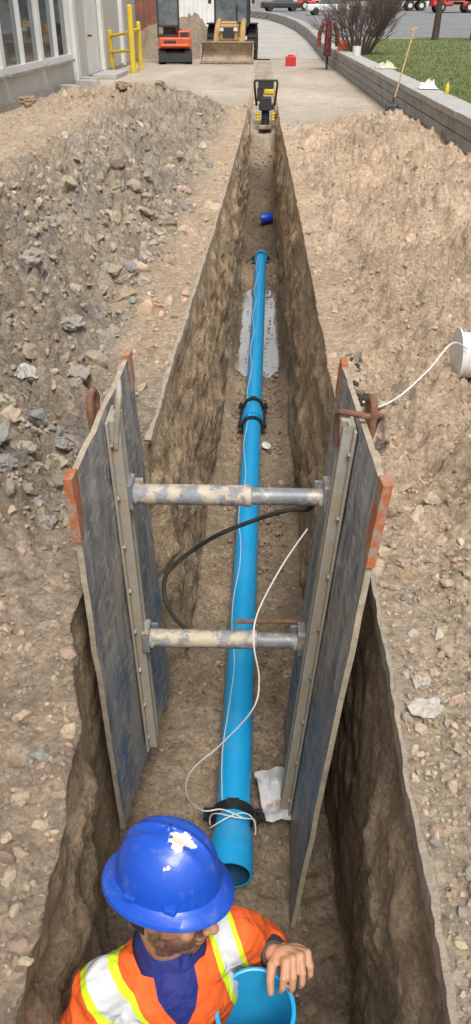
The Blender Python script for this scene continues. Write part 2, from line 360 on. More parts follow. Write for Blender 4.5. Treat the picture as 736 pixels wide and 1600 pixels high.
def lip(side,y0,y1,w,name):
    b=B(); n=int((y1-y0)/.03); P=[]
    for i in range(n+1):
        y=y0+(y1-y0)*i/n; x=(lipL(y)+.002 if side<0 else lipR(y)-.002)+lipj(side,y)
        ww=w*(.35+1.6*abs(fr(7,y*3,1))+.5*abs(fr(3,y*15,1))); zt=gz((lipL(y) if side<0 else lipR(y))+side*.02,y)+.006+.010*fr(2,y*2.2,5)
        P.append([(x-side*.004+.006*fr(0,y*20,3),y,zt-.06),(x-side*.004+.006*fr(0,y*20,5),y,zt),(x+side*ww,y,zt+.004*fr(1,y*20,2)),(x+side*ww,y,zt-.05)])
    v=[p for q in P for p in q]; f=[]
    for i in range(n):
        for k in range(3): f.append((i*4+k,i*4+k+1,(i+1)*4+k+1,(i+1)*4+k))
    b.add(v,f); return fin(b,name,M_asph,kind='structure',smooth=False)
lip(-1,3.42,18.5,.022,'asphalt_edge'); lip(1,.4,2.4,.016,'asphalt_edge')
# ------------------------------------------------------------------ rocks
def ico(sub,seed):
    bm=bmesh.new(); bmesh.ops.create_icosphere(bm,subdivisions=sub,radius=1)
    v=np.array([x.co[:] for x in bm.verts]); f=np.array([[q.index for q in p.verts] for p in bm.faces]); bm.free()
    r=np.random.default_rng(seed)
    for _ in range(8):
        n=r.normal(size=3); n/=np.linalg.norm(n); h=r.uniform(.45,.8); dd=v@n; k=np.clip(dd-h,0,None); v=v-np.outer(k,n)
    v*=1+.12*r.normal(size=(len(v),1)); return v,f
BIG=[ico(2,i) for i in range(14)]; SML=[ico(1,i+50) for i in range(8)]
def rocks(name,items,**k):
    V=[];F=[];C=[];o=0
    for (p,s,c) in items:
        v,f=(BIG[rng.integers(len(BIG))] if s>.014 else SML[rng.integers(len(SML))])
        q=rng.normal(size=4); q/=np.linalg.norm(q); a,b_,c_,d=q
        R=np.array([[1-2*(c_*c_+d*d),2*(b_*c_-a*d),2*(b_*d+a*c_)],[2*(b_*c_+a*d),1-2*(b_*b_+d*d),2*(c_*d-a*b_)],[2*(b_*d-a*c_),2*(c_*d+a*b_),1-2*(b_*b_+c_*c_)]])
        sc=s*np.array((1,rng.uniform(.6,.95),rng.uniform(.45,.8)))
        V.append((v*sc)@R.T+np.array(p)); F.append(f+o); o+=len(v); C.append(np.tile(c,(len(v),1)))
    return npmesh(name,np.concatenate(V),np.concatenate(F),M_rock,np.clip(np.concatenate(C),.01,.9),False,**k)
it=[]
def tint(c,v=.2): return np.array(c)*(1+rng.normal()*v)*(1+rng.normal(size=3)*.03)
for i in range(11500):
    y=math.exp(rng.uniform(math.log(.7),math.log(20))); d=rng.uniform(0,1)**1.2*(1.2+.30*y)
    d=min(d,4.4); x=lipL(y)-d-.02
    if y>5 and d>1.7 and rng.random()<.8: continue
    if d<.40 and y>3.6 and rng.random()<.75: continue
    cl=fr(x*1.2,y*1.2,95)
    if cl<-.15 and rng.random()<.6: continue
    s=min(.0055+.0015*y,.020)*(1+rng.pareto(2.4))
    if 2.4<y<10 and d>.35: s*=1.5
    s=min(s,.012+.018*y,.10)
    base=gcol(x,y)*1.1 if rng.random()<.84 else (.37,.35,.32)
    it.append(((x,y,gz(x,y)+s*.12),s,tint(base,.15)))
rocks('soil_clods',it,kind='stuff'); it=[]
for i in range(7500):
    y=math.exp(rng.uniform(math.log(.7),math.log(16.8))); d=rng.uniform(0,1)**1.1*(.9+.26*y); x=lipR(y)+d+.02
    if x>2.7: continue
    if y>3 and fr(x*1.5,y*1.5,97)<0 and rng.random()<.7: continue
    s=min(.005+.001*y,.013)*(1+rng.pareto(2.6)); s=min(s,.01+.011*y,.055)
    if y<2.8: s*=1.25
    r=rng.random(); base=gcol(x,y)*1.02 if r<.78 else (.50,.455,.39) if r<.92 else (.43,.31,.21)
    it.append(((x,y,gz(x,y)+s*.2),s,tint(base,.14)))
for i in range(45):
    y=rng.uniform(3.5,4.5); x=lipR(y)+.09+.06*(y-3.4)+rng.normal()*.035; s=rng.uniform(.006,.024); it.append(((x,y,gz(x,y)+s*.1),s,tint((.09,.085,.08),.25)))
rocks('gravel',it,kind='stuff'); it=[]
for i in range(3600):
    y=math.exp(rng.uniform(math.log(1.0),math.log(18.5))); x=rng.uniform(botL(y),botR(y)); s=(.0045+.001*y)*(1+rng.pareto(3)); s=min(s,.04)
    if 8.4<y<11.9 and rng.random()<.9: continue
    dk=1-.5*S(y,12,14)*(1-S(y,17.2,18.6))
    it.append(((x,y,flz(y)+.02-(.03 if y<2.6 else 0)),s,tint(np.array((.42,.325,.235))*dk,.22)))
rocks('trench_gravel',it,kind='stuff')
STONES=[((.54,1.78),.045,(.64,.58,.49)),((.535,1.66),.055,(.66,.61,.54)),((-1.16,3.62),.075,(.54,.51,.46)),((-1.15,4.6),.085,(.40,.36,.31)),((-.92,3.2),.075,(.36,.335,.30)),
 ((-1.3,4.05),.07,(.38,.34,.29)),((-.95,4.9),.07,(.40,.34,.27)),((-.72,5.6),.07,(.40,.32,.24)),((.62,1.3),.03,(.58,.52,.43)),((.9,2.0),.035,(.58,.5,.4)),((-.72,2.0),.035,(.41,.36,.29)),((-.75,1.25),.03,(.41,.34,.26)),
 ((-3.3,16.5),.20,(.34,.26,.185)),((-4.2,15.5),.18,(.34,.26,.185)),((-2.2,18.5),.18,(.36,.27,.19)),((-1.6,18.0),.14,(.36,.27,.19)),((-2.8,17.6),.2,(.34,.26,.185)),((-1.1,17.2),.15,(.36,.27,.19)),((.78,2.9),.04,(.55,.46,.36)),((.60,3.9),.05,(.07,.068,.065)),((-.85,2.6),.05,(.38,.34,.29)),((-1.05,2.8),.055,(.36,.335,.31)),((.65,3.7),.045,(.56,.50,.42)),((.60,3.6),.05,(.07,.068,.065)),
 ((-1.0,4.0),.08,(.40,.36,.31)),((-1.5,5.2),.10,(.38,.34,.29)),((-1.1,5.9),.09,(.41,.35,.28)),((-1.7,6.6),.11,(.40,.34,.28)),((-1.25,7.4),.10,(.41,.35,.28)),((-1.6,8.4),.11,(.41,.35,.28))]
for i,((x,y),s,c) in enumerate(STONES):
    v,f=ico(3,200+i); v=v*np.array((1,.8,.62))*s; a=rng.uniform(0,6); R=np.array([[math.cos(a),-math.sin(a),0],[math.sin(a),math.cos(a),0],[0,0,1]]); v=v@R.T
    o=npmesh('rock',v,f,M_rock,np.tile(c,(len(v),1)),False); o.location=(x,y,gz(x,y)+s*.22)
    setp(o,label='pale angular stone lying on loose gravel' if c[0]>.5 else 'black chunk of broken asphalt on the soil' if c[0]<.1 else 'brown lump of soil on the spoil heap',category='rock',group='stones on the excavated soil')
# puddle
b=B(); P=[]; n=90
for i in range(n):
    y=8.35+3.5*i/(n-1); wv=S(y,8.35,8.8)*(1-S(y,11.3,11.85))
    xl=botL(y)-.02+(1-wv)*.20; xr=botR(y)+.02-(1-wv)*.2
    P+= [(xl,y,-1.757),(xr,y,-1.757)]
b.add(P,[(2*i,2*i+1,2*i+3,2*i+2) for i in range(n-1)]); fin(b,'water_puddle',M_water,kind='structure')
# ------------------------------------------------------------------ pipes
def clamp(parent,y0,r,cx,cz,dx=0,w=.045):
    b=B()
    b.lathe((cx,y0-w/2,cz),(dx,1,0),[(0,r+.002),(0,r+.022),(w,r+.022),(w,r+.002)],28)
    for sg in(-1,1):
        b.box((cx+sg*(r+.038),y0,cz+.01),(.05,.055,.036)); b.cyl((cx+sg*(r+.038),y0-.01,cz-.03),(cx+sg*(r+.038),y0-.01,cz+.06),.010,seg=8)
    b.box((cx,y0,cz+r+.024),(.06,w*.9,.018))
    fin(b,'clamp_ring',M_black,parent,smooth=True)
def pipe(y0,y1,x0,x1,label,far=False,dz=0.0):
    L=Vector((x0,y0,-1.65+dz)); e=empty('water_pipe',L,label=label,category='pipe',group='blue water pipes in the trench')
    d=Vector((x1-x0,y1-y0,-dz)); h=d.length; b=B()
    prof=[(0.0,.0925),(-.003,.098),(0,.1045),(.012,.1065),(.17,.106),(.25,.0885),(.27,.0875),(h,.0875),(h,.078)]
    b.lathe((0,0,0),d,prof,48); fin(b,'pipe_barrel',M_pvc,e,smooth=True)
    b=B(); b.lathe((0,0,0),d,[(0.001,.0922),(.15,.090),(.2,.078),(h-.01,.0779)],36); b.lathe((0,0,0),d,[(.6,.078),(.6,.0001)],24,1)  # lining and the disc across the bore are coloured dark in place of shade
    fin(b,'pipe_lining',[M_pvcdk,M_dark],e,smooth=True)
    sl=(x1-x0)/(y1-y0)
    clamp(e,.32,.0875,sl*.32,-dz*.32/h,sl)
    if far: clamp(e,h-.22,.0875,sl*(h-.22),0,sl)
    return e
pipe(2.10,7.15,-.088,-.036,'blue plastic water pipe with open bell end and black clamp',dz=.045)
e2=pipe(7.0,13.3,-.038,.035,'blue plastic water pipe laid past the puddle',far=True)
b=B(); sl_=.0116
b.lathe((sl_*6.3,6.28,0),(sl_,1,0),[(-.25,.09),(-.25,.106),(0,.106),(.03,.095),(.04,.0001)],28); fin(b,'end_cap',M_pvc,e2,smooth=True)
b=B(); b.lathe((-.04,6.85,-1.65),(0.012,1,0),[(0,.089),(0,.110),(.05,.110),(.05,.089)],28); 
for sg in(-1,1): b.cyl((-.038+sg*.122,6.83,-1.64),(-.036+sg*.122,7.34,-1.64),.009,seg=8); b.box((-.04+sg*.12,6.88,-1.64),(.045,.05,.04))
fin(b,'restraint_harness',M_black,smooth=True,label='black steel harness bolted around the pipe joint',category='pipe clamp')
b=B(); pts=[]
for i in range(34):
    y=2.45+10.8*i/33; xc=-.088+(y-2.10)*.011; a=math.radians(128+16*math.sin(i*1.7)); zc=-1.65+.045*max(0,(7.15-y)/5.05); pts.append((xc+math.cos(a)*.0925,y,zc+math.sin(a)*.0925))
b.tube(smoothpath(pts,3),.0026,6)
for j in range(2):
    ph=j*2; b.tube([(-.086+.116*math.cos(a),2.36+.03*math.sin(a*2+ph)+.02*j-.02,-1.605+.116*math.sin(a)) for a in [math.radians(200*q/20-10) for q in range(21)]],.0035,6)
b.tube(smoothpath([(.22,2.65,0),(.117,2.6,-.16),(.017,2.5,-.34),(.006,2.4,-.43),(.03,2.35,-.57),(.005,2.3,-.7),(-.135,2.3,-.93),(-.27,2.29,-1.1),(-.297,2.29,-1.27),(-.236,2.35,-1.47),(-.15,2.38,-1.50),(-.10,2.36,-1.49),(-.03,2.34,-1.51)]),.0036,6)
fin(b,'tracer_wire',M_wire,smooth=True,label='white tracer wire running along the blue pipe',category='wire')
# spool
gs=gz(1.15,4.0); e=empty('wire_spool',(1.08,4.0,gs+.12),label='spool of white wire lying on the soil heap',category='cable spool')
b=B(); b.lathe((0,0,0),(1,0,0),[(0,.0001),(0,.145),(.008,.145),(.008,.08)],36); fin(b,'flange',M_wire,e,smooth=True)
b=B(); b.lathe((.22,0,0),(1,0,0),[(0,.08),(0,.145),(.008,.145),(.008,.0001)],36); fin(b,'flange',M_wire,e,smooth=True)
b=B(); b.lathe((.009,0,0),(1,0,0),[(0,.1)]+[(.012*i,.118+.007*(i%2)) for i in range(18)]+[(.21,.1)],36); fin(b,'wire_coil',M_wire,e,smooth=False)
b=B(); b.tube(smoothpath([(1.10,3.88,gs+.20),(.97,3.7,.42),(.80,3.4,.40),(.62,3.1,.40),(.49,2.9,.44),(.42,2.78,.52)]),.0042,6); fin(b,'loose_wire',M_wire,smooth=True,label='white wire pulled from the spool to the shoring',category='wire')
# ------------------------------------------------------------------ shoring
sh=empty('trench_shoring',(-.08,2.68,-1.7),label='pair of plywood shoring panels braced by two struts',category='trench shoring')
O=Vector((-.08,2.68,-1.7))
def shp(b,name,m,parent=None,**k):
    b.v=[tuple(Vector(v)-O) for v in b.v]; return fin(b,name,m,parent or sh,**k)
def panel(FT,FB,BB,BT,out):
    FT,FB,BB,BT=map(Vector,(FT,FB,BB,BT)); nx,nz=16,28; th=.021
    nrm=Vector((out,0,0))
    def P(s,t): 
        p=(FT*(1-s)+BT*s)*(1-t)+(FB*(1-s)+BB*s)*t
        return p+nrm*(.012*math.sin(s*3.1)*t+.006*fr(s*5,t*9,out,2))
    b=B()
    g=[[P(i/nx,j/nz) for i in range(nx+1)] for j in range(nz+1)]
    w=nx+1
    v=[p for r in g for p in r]; v2=[p+nrm*th for p in v]
    f=[(j*w+i,j*w+i+1,(j+1)*w+i+1,(j+1)*w+i) for j in range(nz) for i in range(nx)]
    n=len(v); ring=[i for i in range(w)]+[(j)*w+nx for j in range(1,nz+1)]+[nz*w+i for i in range(nx-1,-1,-1)]+[j*w for j in range(nz-1,0,-1)]
    b.v=[tuple(p) for p in v+v2]; b.f=f+[tuple(n+i for i in reversed(q)) for q in f]; b.m=[0]*len(b.f)
    for i in range(len(ring)): b.f.append((ring[i],ring[(i+1)%len(ring)],ring[(i+1)%len(ring)]+n,ring[i]+n)); b.m.append(1)
    pn=shp(b,'panel',[M_ply,M_plyedge])
    for (s0,s1,t1) in((-.010,.052,.125),(.945,1.010,.075)):
        b=B()
        q=[P(s0,-.008),P(s1,-.008),P(s1,t1*.8),P(s0,t1)]
        ins=[p-nrm*.005 for p in q]; ous=[p+nrm*(th+.005) for p in q]
        b.add(ins+ous,[(0,1,2,3),(7,6,5,4),(0,4,5,1),(1,5,6,2),(2,6,7,3),(3,7,4,0)]); c=shp(b,'corner_plate',M_orange,bevel=.003); c.parent=pn
    inn=-nrm
    T=P(.5,.015); Bm=P(.5,.955); ax=(Bm-T).normalized(); yy=Vector((0,1,0)); yy=(yy-ax*yy.dot(ax)).normalized(); nn=yy.cross(ax)*1.0
    if nn.dot(inn)<0: nn=-nn
    b=B(); R=Matrix((yy,nn,ax)).transposed(); h=(Bm-T).length; mid=(T+Bm)/2
    b.box(mid+nn*.010,(.16,.012,h),rot=R)
    for o_ in(-.036,.036): b.box(mid+nn*.034+yy*o_,(.028,.04,h*.998),rot=R)
    b.box(mid+nn*.022,(.043,.014,h*.997),rot=R)
    r=shp(b,'rail',M_galv,bevel=.003); r.parent=pn
    for i in range(8):
        for o_ in (-.068,.068):
            b=B(); p=T+ax*(.1+i*(h-.2)/7)+yy*o_; b.cyl(p+nn*.012,p+nn*.026,.011,seg=6); shp(b,'bolt',M_strut2).parent=pn
    b=B(); t=T+nn*.03
    if out<0: hk=[t+ax*.12-yy*.05,t-ax*.0-yy*.055+nn*.02,t-ax*.09-yy*.05+nn*.035,t-ax*.13+nn*.03,t-ax*.10+yy*.05+nn*.02,t-ax*.0+yy*.06,t+ax*.08+yy*.055]
    else: hk=[t+ax*.10+nn*.03,t-ax*.03+nn*.05-yy*.02,t-ax*.07+nn*.03-yy*.07,t-ax*.07-nn*.05-yy*.09,t-ax*.05-nn*.11-yy*.03,t-ax*.0-nn*.11+yy*.03,t+ax*.06-nn*.10+yy*.03]
    b.tube(smoothpath(hk),.011,8)
    shp(b,'lifting_hook',M_galv if out<0 else M_rust,smooth=True).parent=pn
    b=B(); t=P(.45,.0)+nrm*(th*.5)
    b.tube(smoothpath([t+ax*.08-yy*.03+nrm*.03,t-ax*.04-yy*.03+nrm*.03,t-ax*.09+yy*.0+nrm*.02,t-ax*.05+yy*.04+nrm*.015,t+ax*.06+yy*.04+nrm*.03]),.013,8)
    shp(b,'lifting_loop',M_rust,smooth=True).parent=pn
    return pn
panel((-.579,2.07,.56),(-.575,2.16,-1.36),(-.48,3.26,-1.60),(-.567,3.25,.52),-1)
panel((.39,2.02,.58),(.195,1.93,-1.73),(.19,3.12,-1.75),(.365,3.18,.52),1)
def strut(z,xl,xr,k):
    y=2.68; st=bpy.data.objects.new('strut',None); COL.objects.link(st); st.parent=sh; st.empty_display_size=.1
    m=xl+(xr-xl)*k
    b=B(); b.lathe((xl,y,z),(1,0,0),[(0,.0001),(0,.043),(m-xl,.043),(m-xl,.034)],28); b.lathe((m-.03,y,z),(1,0,0),[(0,.044),(0,.047),(.03,.047),(.032,.034)],28); shp(b,'sleeve',M_strut,smooth=True).parent=st
    b=B(); b.lathe((m,y,z-.002),(1,0,0),[(0,.036),(xr-m,.036),(xr-m,.0001)],28); shp(b,'rod',M_strut2,smooth=True).parent=st
    for xx,sg in((xl,-1),(xr,1)):
        b=B()
        b.box((xx+sg*.010,y,z+.01),(.035,.10,.12)); b.box((xx-sg*.015,y+.052,z+.02),(.05,.012,.05)); b.cyl((xx-sg*.02,y-.06,z),(xx-sg*.02,y+.075,z),.011,seg=10)
        shp(b,'end_bracket',M_strut2,bevel=.004).parent=st
strut(.14,-.505,.285,.62); strut(-.65,-.485,.215,.72)
b=B(); b.tube(smoothpath([(.25,2.74,.10),(.23,2.8,-.0),(.15,2.84,-.03),(0,2.83,-.08),(-.2,2.85,-.2),(-.385,2.85,-.37),(-.425,2.84,-.5),(-.38,2.8,-.62),(-.28,2.77,-.72)]),.010,8)
shp(b,'hydraulic_hose',M_rubber,smooth=True)
b=B(); b.tube(smoothpath([(.24,2.74,-.60),(.20,2.755,-.60),(.05,2.76,-.605),(-.08,2.76,-.61)]),.010,8); shp(b,'hydraulic_tube',M_rust,smooth=True)
# ------------------------------------------------------------------ person
def remesh_obj(b,name,vox,mat_,parent,disp=None,smooth_it=4):
    me=bpy.data.meshes.new(name); me.from_pydata([tuple(x) for x in b.v],[],b.f); o=bpy.data.objects.new(name,me); COL.objects.link(o)
    r=o.modifiers.new('r','REMESH'); r.mode='VOXEL'; r.voxel_size=vox
    s=o.modifiers.new('s','SMOOTH'); s.iterations=smooth_it; s.factor=.5
    bpy.context.view_layer.update(); dg=bpy.context.evaluated_depsgraph_get(); m2=bpy.data.meshes.new_from_object(o.evaluated_get(dg))
    o.modifiers.clear(); o.data=m2; m2.materials.clear(); m2.materials.append(mat_)
    if disp:
        m2.update(); nn=[v.normal.copy() for v in m2.vertices]
        for v,n_ in zip(m2.vertices,nn): v.co+=n_*disp(v.co)
    m2.polygons.foreach_set('use_smooth',[True]*len(m2.polygons)); m2.update()
    if parent: o.parent=parent; 
    return o
PL=Vector((-.2,1.0,-1.74))
hu=Vector((.04,.24,.97)).normalized(); hf=Vector((.95,-.30,.04)); hf=(hf-hu*hf.dot(hu)).normalized(); hsd=hf.cross(hu).normalized()
HB=Vector((-.195,1.07,.052)); HC=HB-hu*.073
fa=Vector((.34,-.94,0)).normalized(); la=Vector((.94,.34,0)).normalized()
SL=Vector((-.035,1.10,-.255)); SR=Vector((-.37,.965,-.265)); NK=Vector((-.200,1.045,-.170))
EL=Vector((.050,1.19,-.47)); WL=Vector((.070,1.085,-.315)); ER=Vector((-.45,.86,-.52)); WR=Vector((-.22,.74,-.62))
def T(c): return Vector(c)-PL
b=B()
def cap(p,q,r0,r1): b.cap(T(p),T(q),r0,r1)
def el(c,r,ax=None): b.ell(T(c),r,ax=ax)
hax=(hsd,hf,hu)
el(HC,(.077,.096,.10),hax); el(HC-hf*.01+hu*.02,(.076,.096,.09),hax)
el(HC-hu*.068+hf*.030,(.055,.060,.056),hax); el(HC-hu*.110+hf*.066,(.026,.024,.022),hax)
for s in(-1,1): cap(HC-hu*.075-hf*.010+hsd*s*.050,HC-hu*.110+hf*.055+hsd*s*.018,.018,.016)
cap(HC+hf*.092+hu*.0,HC+hf*.122-hu*.042,.009,.014)
for s in(-1,1):
    el(HC+hf*.108-hu*.046+hsd*s*.012,(.010,.011,.008),hax); el(HC+hf*.078+hu*.022+hsd*s*.033,(.026,.016,.010),hax)
    el(HC+hf*.070-hu*.030+hsd*s*.045,(.022,.020,.018),hax); el(HC-hf*.005-hu*.022+hsd*s*.080,(.011,.020,.032),hax)
el(HC+hf*.090-hu*.070,(.025,.015,.007),hax); el(HC+hf*.088-hu*.084,(.022,.015,.009),hax)
cap(HC-hu*.08-hf*.02,NK+Vector((0,0,-.07)),.054,.056)
torsoP=[(NK+Vector((-.005,-.01,-.15)),.10,.060,.05),(Vector((-.21,1.015,-.42)),.13,.085,.15),(Vector((-.23,.975,-.60)),.13,.08,.18),(Vector((-.225,.968,-.82)),.135,.09,.12)]
for c,rl,rf,rz in torsoP: b.ell(T(c),(rl,rf,rz),ax=(la,fa,Vector((0,0,1))),seg=28,rings=16)
NB=Vector((-.21,1.035,-.285))
cap(SL,NB,.040,.040); cap(SR,NB,.042,.040); cap(NK+Vector((0,0,-.07)),Vector((-.21,1.02,-.36)),.052,.075)
cap(SL,EL,.043,.036); cap(EL,WL,.035,.026); cap(SR,ER,.045,.036); cap(ER,WR,.035,.026)
for s in(-1,1):
    hp=Vector((-.22,.97,-.88))+la*s*.08; kn=hp+fa*.05+Vector((0,0,-.42))+la*s*.02; an=kn-fa*.04+Vector((0,0,-.37)); 
    cap(hp,kn,.074,.052); cap(kn,an,.050,.036); cap(an+Vector((0,0,-.04)),an+fa*.15+Vector((0,0,-.06)),.034,.028)
# left hand : fingers closed over the pipe rim
K=[Vector((.098,1.046,-.283)),Vector((.1185,1.052,-.276)),Vector((.139,1.061,-.278)),Vector((.158,1.073,-.288))]
LEN=[(.036,.026,.020),(.041,.029,.021),(.038,.027,.020),(.029,.021,.018)]
el((K[1]+WL)/2+Vector((.010,.0,.002)),(.040,.030,.017))
el((K[3]+WL)/2+Vector((.012,.006,-.006)),(.038,.026,.017))
for i,k_ in enumerate(K):
    cap(WL+Vector((.012,.0,.004))+Vector((.004*i,.003*i,0)),k_,.018,.0125)
    el(k_+Vector((0,0,.003)),(.0124,.0124,.0110))
    d1=Vector((-.10+.10*i,-.88,-.25)).normalized(); d2=Vector((-.10+.05*i,-.50,-.86)).normalized(); d3=Vector((-.20,.10,-1)).normalized()
    p1=k_+d1*LEN[i][0]; p2=p1+d2*LEN[i][1]; p3=p2+d3*LEN[i][2]
    cap(k_,p1,.0112,.0100); el(p1,(.0108,.0108,.0108)); cap(p1,p2,.0100,.0092); cap(p2,p3,.0090,.0078)
th0=WL+Vector((.005,-.012,.002)); th1=Vector((.064,1.046,-.298)); th2=Vector((.060,1.018,-.316)); th3=Vector((.062,.998,-.340))
cap(th0,th1,.018,.0135); cap(th1,th2,.013,.0115); cap(th2,th3,.0112,.0092)
cap(WL,WL+Vector((.03,-.01,.006)),.026,.022)
hd=Vector((.30,.10,-.05)).normalized()
cap(WR,WR+hd*.05,.024,.026)
for i in range(4):
    k_=WR+hd*.085+Vector((0,0,.03-.021*i)); cap(WR+hd*.03+Vector((0,0,.012-.008*i)),k_,.018,.012)
    p1=k_+Vector((.036,.016,0)); p2=p1+Vector((.018,.026,0)); cap(k_,p1,.0108,.0098); cap(p1,p2,.0098,.0085)
cap(WR+hd*.02+Vector((0,0,.02)),WR+hd*.06+Vector((-.01,.02,.05)),.015,.010)
body=remesh_obj(b,'person',.0036,M_skin,None,smooth_it=2)
body.location=PL; pe=body
setp(body,label='worker in blue hard hat and orange vest holding a pipe',category='person')
me=body.data; ca=me.color_attributes.new('Col','FLOAT_COLOR','POINT'); cc=np.ones((len(me.vertices),4),dtype=np.float32)
SK=np.array((.44,.235,.14))
for i,v in enumerate(me.vertices):
    p=v.co+PL; q=p-HC; f_,u_,s_=q.dot(hf),q.dot(hu),q.dot(hsd); c=SK*(1+.15*noise.noise(p*18))
    if q.length<.2 and f_>-.04 and u_>-.15:
        bd=S(-u_,.042,.072)*S(f_,-.025,.02)
        bd=max(bd,S(-u_,.0,.02)*S(f_,-.02,-.008)*(1-S(f_,.008,.02)))
        mo=S(.013-abs(u_+.059),0,.006)*(1 if f_>.07 and abs(s_)<.034 else 0)
        lips=1 if abs(u_+.077)<.010 and f_>.088 and abs(s_)<.022 else 0
        bd=max(bd,mo)*(1-lips)*(.72+.25*noise.noise(p*160)); c=c*(1-bd)+np.array((.030,.020,.016))*bd
        if lips: c=c*np.array((.85,.6,.6))
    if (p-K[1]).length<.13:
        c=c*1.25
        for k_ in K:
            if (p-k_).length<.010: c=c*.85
    cc[i,:3]=c
ca.data.foreach_set('color',cc.ravel())
def part(b,name,m,**k):
    b.v=[tuple(Vector(v)-PL) for v in b.v]; return fin(b,name,m,pe,**k)
for s in(-1,1):
    b=B(); c=HC+hf*.082+hu*.002+hsd*s*.032; b.ell(c,(.013,.013,.010),0,hax); b.ell(c+hf*.008,(.006,.006,.006),1,hax); part(b,'eye',[M_eye,M_iris],smooth=True)
    b=B(); b.tube([HC+hf*.093+hu*.018+hsd*s*.014,HC+hf*.092+hu*.024+hsd*s*.032,HC+hf*.080+hu*.020+hsd*s*.05],.004,6); part(b,'eyebrow',M_hair,smooth=True)
b=B(); b.ell(HC-hf*.028-hu*.002,(.081,.080,.095),0,hax,seg=28,rings=18); 
part(b,'hair',M_hair,smooth=True)
n=64
pr=[(.060,.030),(.064,.050),(.071,.050),(.083,.024),(.094,.002)]; gap=.22
b=B(); vs=[]; m_=len(pr)
for i in range(n+1):
    a=gap+(2*math.pi-2*gap)*i/n; dirv=fa*math.cos(a)+la*math.sin(a); k=S(math.cos(a),.35,.97)
    for j,(r_,z_) in enumerate(pr):
        lift=-.045*S(math.cos(a),-.3,1)
        r2=(r_+(j/(m_-1))*(.018*k))*(1+.02*fr(i*.12,j*.3,5)); z2=z_+lift-(j/(m_-1))*.040*k
        vs.append(NK+Vector((0,0,-.022))+dirv*r2+Vector((0,0,z2)))
b.add(vs,[(m_*i+j,m_*i+j+1,m_*(i+1)+j+1,m_*(i+1)+j) for i in range(n) for j in range(m_-1)])
co_=part(b,'collar',M_navy,smooth=True); sm=co_.modifiers.new('t','SOLIDIFY'); sm.thickness=.005
# hi-vis shirt
b=B()
jp=[(Vector((-.205,1.03,-.280)),.165,.105,.075),(Vector((-.21,1.01,-.40)),.185,.132,.20),(Vector((-.23,.975,-.60)),.185,.13,.2),(Vector((-.23,.965,-.80)),.19,.14,.16)]
for c,rl,rf,rz in jp: b.ell(T(c),(rl,rf,rz),ax=(la,fa,Vector((0,0,1))),seg=32,rings=18)
nb=Vector((-.215,1.03,-.285)); 
b.cap(T(SL),T(nb+la*.03),.066,.064); b.cap(T(SR),T(nb-la*.03),.074,.066); b.cap(T(nb),T(Vector((-.205,1.04,-.235))),.085,.074)
b.cap(T(SL),T(EL),.066,.058); b.cap(T(EL),T(EL+(WL-EL)*.62),.056,.046)
b.cap(T(SR),T(ER),.074,.062); b.cap(T(ER),T(ER+(WR-ER)*.7),.060,.048)
def wr(co):
    p=co+PL
    return .012*fr(p.x*7,p.y*7,p.z*10,3)+.012*(1-abs(fr(p.x*9+3+p.z*4,p.y*9,p.z*5,2))*2)-.005
jk=remesh_obj(b,'high_visibility_shirt',.005,M_navy,pe,disp=wr,smooth_it=6)
